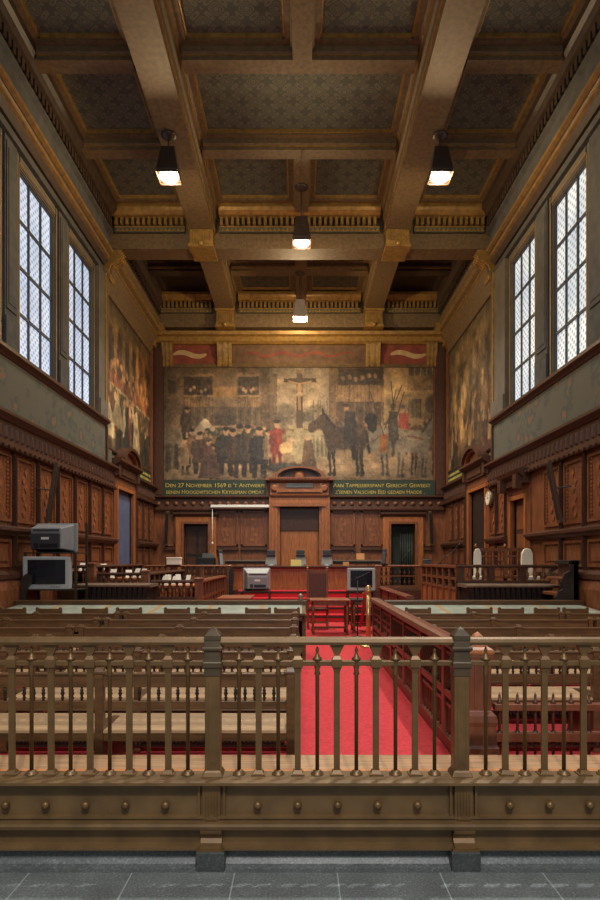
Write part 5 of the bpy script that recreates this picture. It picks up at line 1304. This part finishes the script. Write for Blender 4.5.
px0 = PX(208, 17.4)
build('side_table', MB().box(px0-.35, px0+.6, 17.2, 17.7, .762, 1.43), 'mahogany_dark', t)
build('body', MB().box(px0-.27, px0+.2, 17.22, 17.62, 1.43, 1.66).prism([(17.62, 1.66), (17.5, 1.66), (17.58, 1.8), (17.62, 1.8)], 'x', px0-.2, px0+.14), 'black', t, bevel=.01)
build('paper_tray', MB().box(px0-.2, px0+.14, 17.12, 17.22, 1.46, 1.48), 'tv_dark', t)
o = build('card', MB().box(-.15, .15, 0, .012, 0, .18), 'yellow', local=True); o.location = (PX(296, 17.02), 17.02, 1.432); tag(o, 'pale yellow card standing on the judges bench', 'card')
o = build('card', MB().box(-.085, .085, 0, .09, 0, .11), 'tan_card', local=True, bevel=.004); o.location = (PX(346, 17.1), 17.08, 1.432); tag(o, 'small tan box on the judges bench above the silver television', 'box')
def gooseneck(px, y, z, pts, label):
    x = PX(px, y); t = thing('desk_microphone', label, 'microphone', (x, y, z), group='desk microphones')
    build('mic_base', MB().box(x-.05, x+.05, y-.05, y+.05, z, z+.025), 'black', t, bevel=.006)
    P_ = [(x+a, y, z+b) for a, b in pts]
    build('stem', MB().tube(P_, .008, 6), 'black', t)
    a, b = Vector(P_[-2]), Vector(P_[-1]); d = (b-a).normalized()
    build('microphone_head', MB().tube([b, b+d*.07], .018, 8), 'black', t)
gooseneck(344, 17.3, 1.432, [(0, .02), (.1, .18), (.2, .32), (.28, .4)], 'thin black desk microphone on the judges bench near the tan box')
gooseneck(394, 17.15, 1.462, [(0, .02), (.15, .1), (.3, .24), (.4, .36)], 'thin black desk microphone over the balustraded screen')
gooseneck(439.5, 13.4, 1.502, [(.0, .02), (.12, .16), (.3, .3), (.42, .42)], 'thin black desk microphone on the slatted screen below the panelled wall')
o = build('telephone', MB().prism([(-.14, 0), (.14, 0), (.14, .05), (-.05, .12), (-.14, .1)], 'x', -.11, .11).tube([(-.12, -.1, .13), (.12, -.1, .13)], .03), 'tv_dark', local=True, bevel=.006)
o.location = (PX(426.5, 17.08), 17.08, 1.462); tag(o, 'dark blue-grey desk telephone on the rail below the far corner loudspeaker', 'telephone')
# credenza shelves by the far wall
for a, b, lab in ((224, 268, 'low wooden sideboard with pale top edge below the white roller screen'), (331, 382, 'low wooden sideboard with pale top edge beside the green doorway')):
    xa, xb = PX(a, 19.6), PX(b, 19.6)
    t = thing('sideboard', lab, 'sideboard', ((xa+xb)/2, 19.7, .762))
    build('cabinet', MB().box(xa+.03, xb-.03, 19.5, 20.0, .762, 1.5), 'mahogany', t)
    build('top_board', MB().box(xa, xb, 19.42, 20.05, 1.56, 1.61), 'counter_top', t); build('recess', MB().box(xa+.06, xb-.06, 19.47, 20.0, 1.5, 1.56), 'black_wood', t)
    n = 4
    for k in range(n): build('door', MB().box(xa+.06+k*(xb-xa-.1)/n, xa+(k+1)*(xb-xa-.1)/n, 19.47, 19.5, .8, 1.46), 'orange_wood', t)
o = build('card', MB().box(-.13, .13, 0, .14, 0, .2), 'tan_card', local=True, bevel=.004); o.location = (PX(360.5, 19.6), 19.6, 1.612); tag(o, 'tan cardboard box standing on the sideboard beside the green doorway', 'box')

# roller screen, clock, loudspeakers
xa, xb = fx(212), fx(269.5)
t = thing('roller_screen', 'white rolled-up projection screen with hanging cord, fixed under the inscription', 'projection screen', ((xa+xb)/2, D-.2, fz(507)))
build('roller_case', MB().box(xa, xb, Y(.34), Y(.2), fz(508.2), fz(505.6)), 'white_metal', t, bevel=.01)
build('wall_bracket', MB().box(xa+.05, xa+.1, Y(.2), D, fz(507.6), fz(506)).box(xb-.1, xb-.05, Y(.2), D, fz(507.6), fz(506)), 'iron', t)
build('pull_cord', MB().tube([(xa+.05, Y(.27), fz(508)), (xa+.05, Y(.27), fz(552))], .012, 6).lathe(xa+.05, Y(.27), [(.02, fz(545)), (.035, fz(543.5)), (.02, fz(542))], 8), 'white_metal', t)
yc, zc = 15.6, 3.2
t = thing('wall_clock', 'round white-faced wall clock with pale rim beside the dark side doorway', 'clock', (W-.04, yc, zc))
build('rim', MB().lathe(yc, zc, [(.2, W-.05), (.21, W-.12), (.19, W-.16), (.17, W-.16)], 28, axis='x'), 'counter_top', t)
build('dial', MB().lathe(yc, zc, [(.172, W-.15), (.172, W-.165)], 28, axis='x'), 'clock_face', t)
hd = MB().box(W-.17, W-.166, yc-.008, yc+.008, zc, zc+.13).box(W-.172, W-.168, yc-.09, yc, zc-.008, zc+.008)
for k in range(12):
    a = k*PI/6; hd.box(W-.17, W-.166, yc+math.sin(a)*.145-.006, yc+math.sin(a)*.145+.006, zc+math.cos(a)*.145-.012, zc+math.cos(a)*.145+.012)
build('hands_and_marks', hd, 'black', t)
def speaker(top, bot, w, dpt, label, wall_pt):
    t = thing('column_loudspeaker', label, 'loudspeaker', bot)
    tp, bt = Vector(top), Vector(bot); ax = (tp-bt).normalized(); L = (tp-bt).length
    side = Vector((0, 1, 0)) if abs(tp.x) > 4.7 or abs(bt.x) > 4.8 else Vector((1, 0, 0)); nrm = ax.cross(side).normalized()
    mtx = Matrix((( side.x, nrm.x, ax.x, bt.x), (side.y, nrm.y, ax.y, bt.y), (side.z, nrm.z, ax.z, bt.z), (0, 0, 0, 1)))
    build('cabinet', MB().box(-w/2, w/2, -dpt/2, dpt/2, 0, L).xform(mtx), 'speaker_wood', t, bevel=.006)
    sgn = 1
    build('grille', MB().box(-w*.4, w*.4, -dpt/2-.006, dpt/2+.006, .06, L-.06).xform(mtx), 'black_wood', t)
    m_ = tp*.55+bt*.45; wp = Vector(wall_pt)
    build('wall_bracket', MB().tube([m_, wp], .018, 6).lathe(0, 0, [(.03, -.02), (.03, .02)], 8).xform(Matrix.Translation((0, 0, 0))) if False else MB().tube([m_, wp], .014, 6), 'iron', t)
    return t
speaker((-4.66, 11.55, 3.47), (-4.88, 11.62, 2.3), .12, .07, 'slanted column loudspeaker on the panelled wall above the two stacked televisions', (-4.95, 11.3, 2.95))
speaker((4.62, 11.15, 3.45), (4.88, 11.22, 2.3), .12, .07, 'slanted column loudspeaker on the panelled wall past the small door beside the clock', (4.95, 10.95, 2.95))
speaker((-4.46, 20.3, 3.25), (-4.56, 20.5, 2.1), .11, .08, 'small slanted column loudspeaker in the far corner beside the black doorway', (-4.5, 20.64, 2.9))
speaker((4.42, 20.3, 3.25), (4.52, 20.5, 2.1), .11, .08, 'small slanted column loudspeaker in the far corner beside the green doorway', (4.5, 20.64, 2.9))

# ------------------------------------------------------------------ camera and light
cam = bpy.data.cameras.new('camera'); co = bpy.data.objects.new('camera', cam); COL.objects.link(co)
co.location = (0, 0, EYE); co.rotation_euler = (PI/2, 0, 0)
cam.sensor_fit = 'VERTICAL'; cam.sensor_height = 36; cam.lens = 36*F/900
cam.shift_y = (CY-450)/900; cam.shift_x = (300-CX)/900
cam.clip_start = .05; cam.clip_end = 100
S.camera = co

def light(name, kind, loc, energy, color, size=None, rot=None, **kw):
    l = bpy.data.lights.new(name, kind); l.energy = energy; l.color = color
    if kind == 'AREA': l.shape = 'RECTANGLE'; l.size, l.size_y = size
    elif size is not None: l.shadow_soft_size = size
    for k, v in kw.items(): setattr(l, k, v)
    o = bpy.data.objects.new(name, l); COL.objects.link(o); o.location = loc
    if rot: o.rotation_euler = rot
    return o
for (x, y, z, e) in LAMPS:
    light('pendant_light', 'POINT', (x, y, z-.12), e, (1, .74, .42), .08)
# unseen lights: spots set for the railing's shadows, soft area added as fill
light('unseen_light', 'SPOT', (3.0, 5.4, 9.2), 2000, (.95, .97, 1), .07, (math.radians(-12), math.radians(14), 0), spot_size=math.radians(100), spot_blend=.7)
light('unseen_light', 'SPOT', (.6, -2.7, 7.2), 1500, (1, .96, .9), .12, (math.radians(42), 0, 0), spot_size=math.radians(70), spot_blend=.7)
light('unseen_light', 'AREA', (0, -1.5, 6.5), 240, (.96, .98, 1), (8, 3), (math.radians(58), 0, 0))
# added fill spots over the court, without fixtures, shining down
for x, y in ((-1.6, 9.2), (1.6, 9.2), (-1.4, 14.6), (1.4, 14.6), (-1.9, 17.3), (1.9, 17.3)): light('court_fill', 'SPOT', (x, y, 9.4), 520 if y < 10 else 860, (1, .94, .84), .35, (math.radians(6), 0, 0), spot_size=math.radians(130), spot_blend=.8)
w = bpy.data.worlds.new('daylight'); S.world = w; w.use_nodes = True  # cool ambient fill added, entering through the open back of the room
w.node_tree.nodes['Background'].inputs['Color'].default_value = (.8, .9, 1, 1)
w.node_tree.nodes['Background'].inputs['Strength'].default_value = .35
S.view_settings.view_transform = 'Standard'
S.view_settings.look = 'None'
S.view_settings.exposure = 0.0
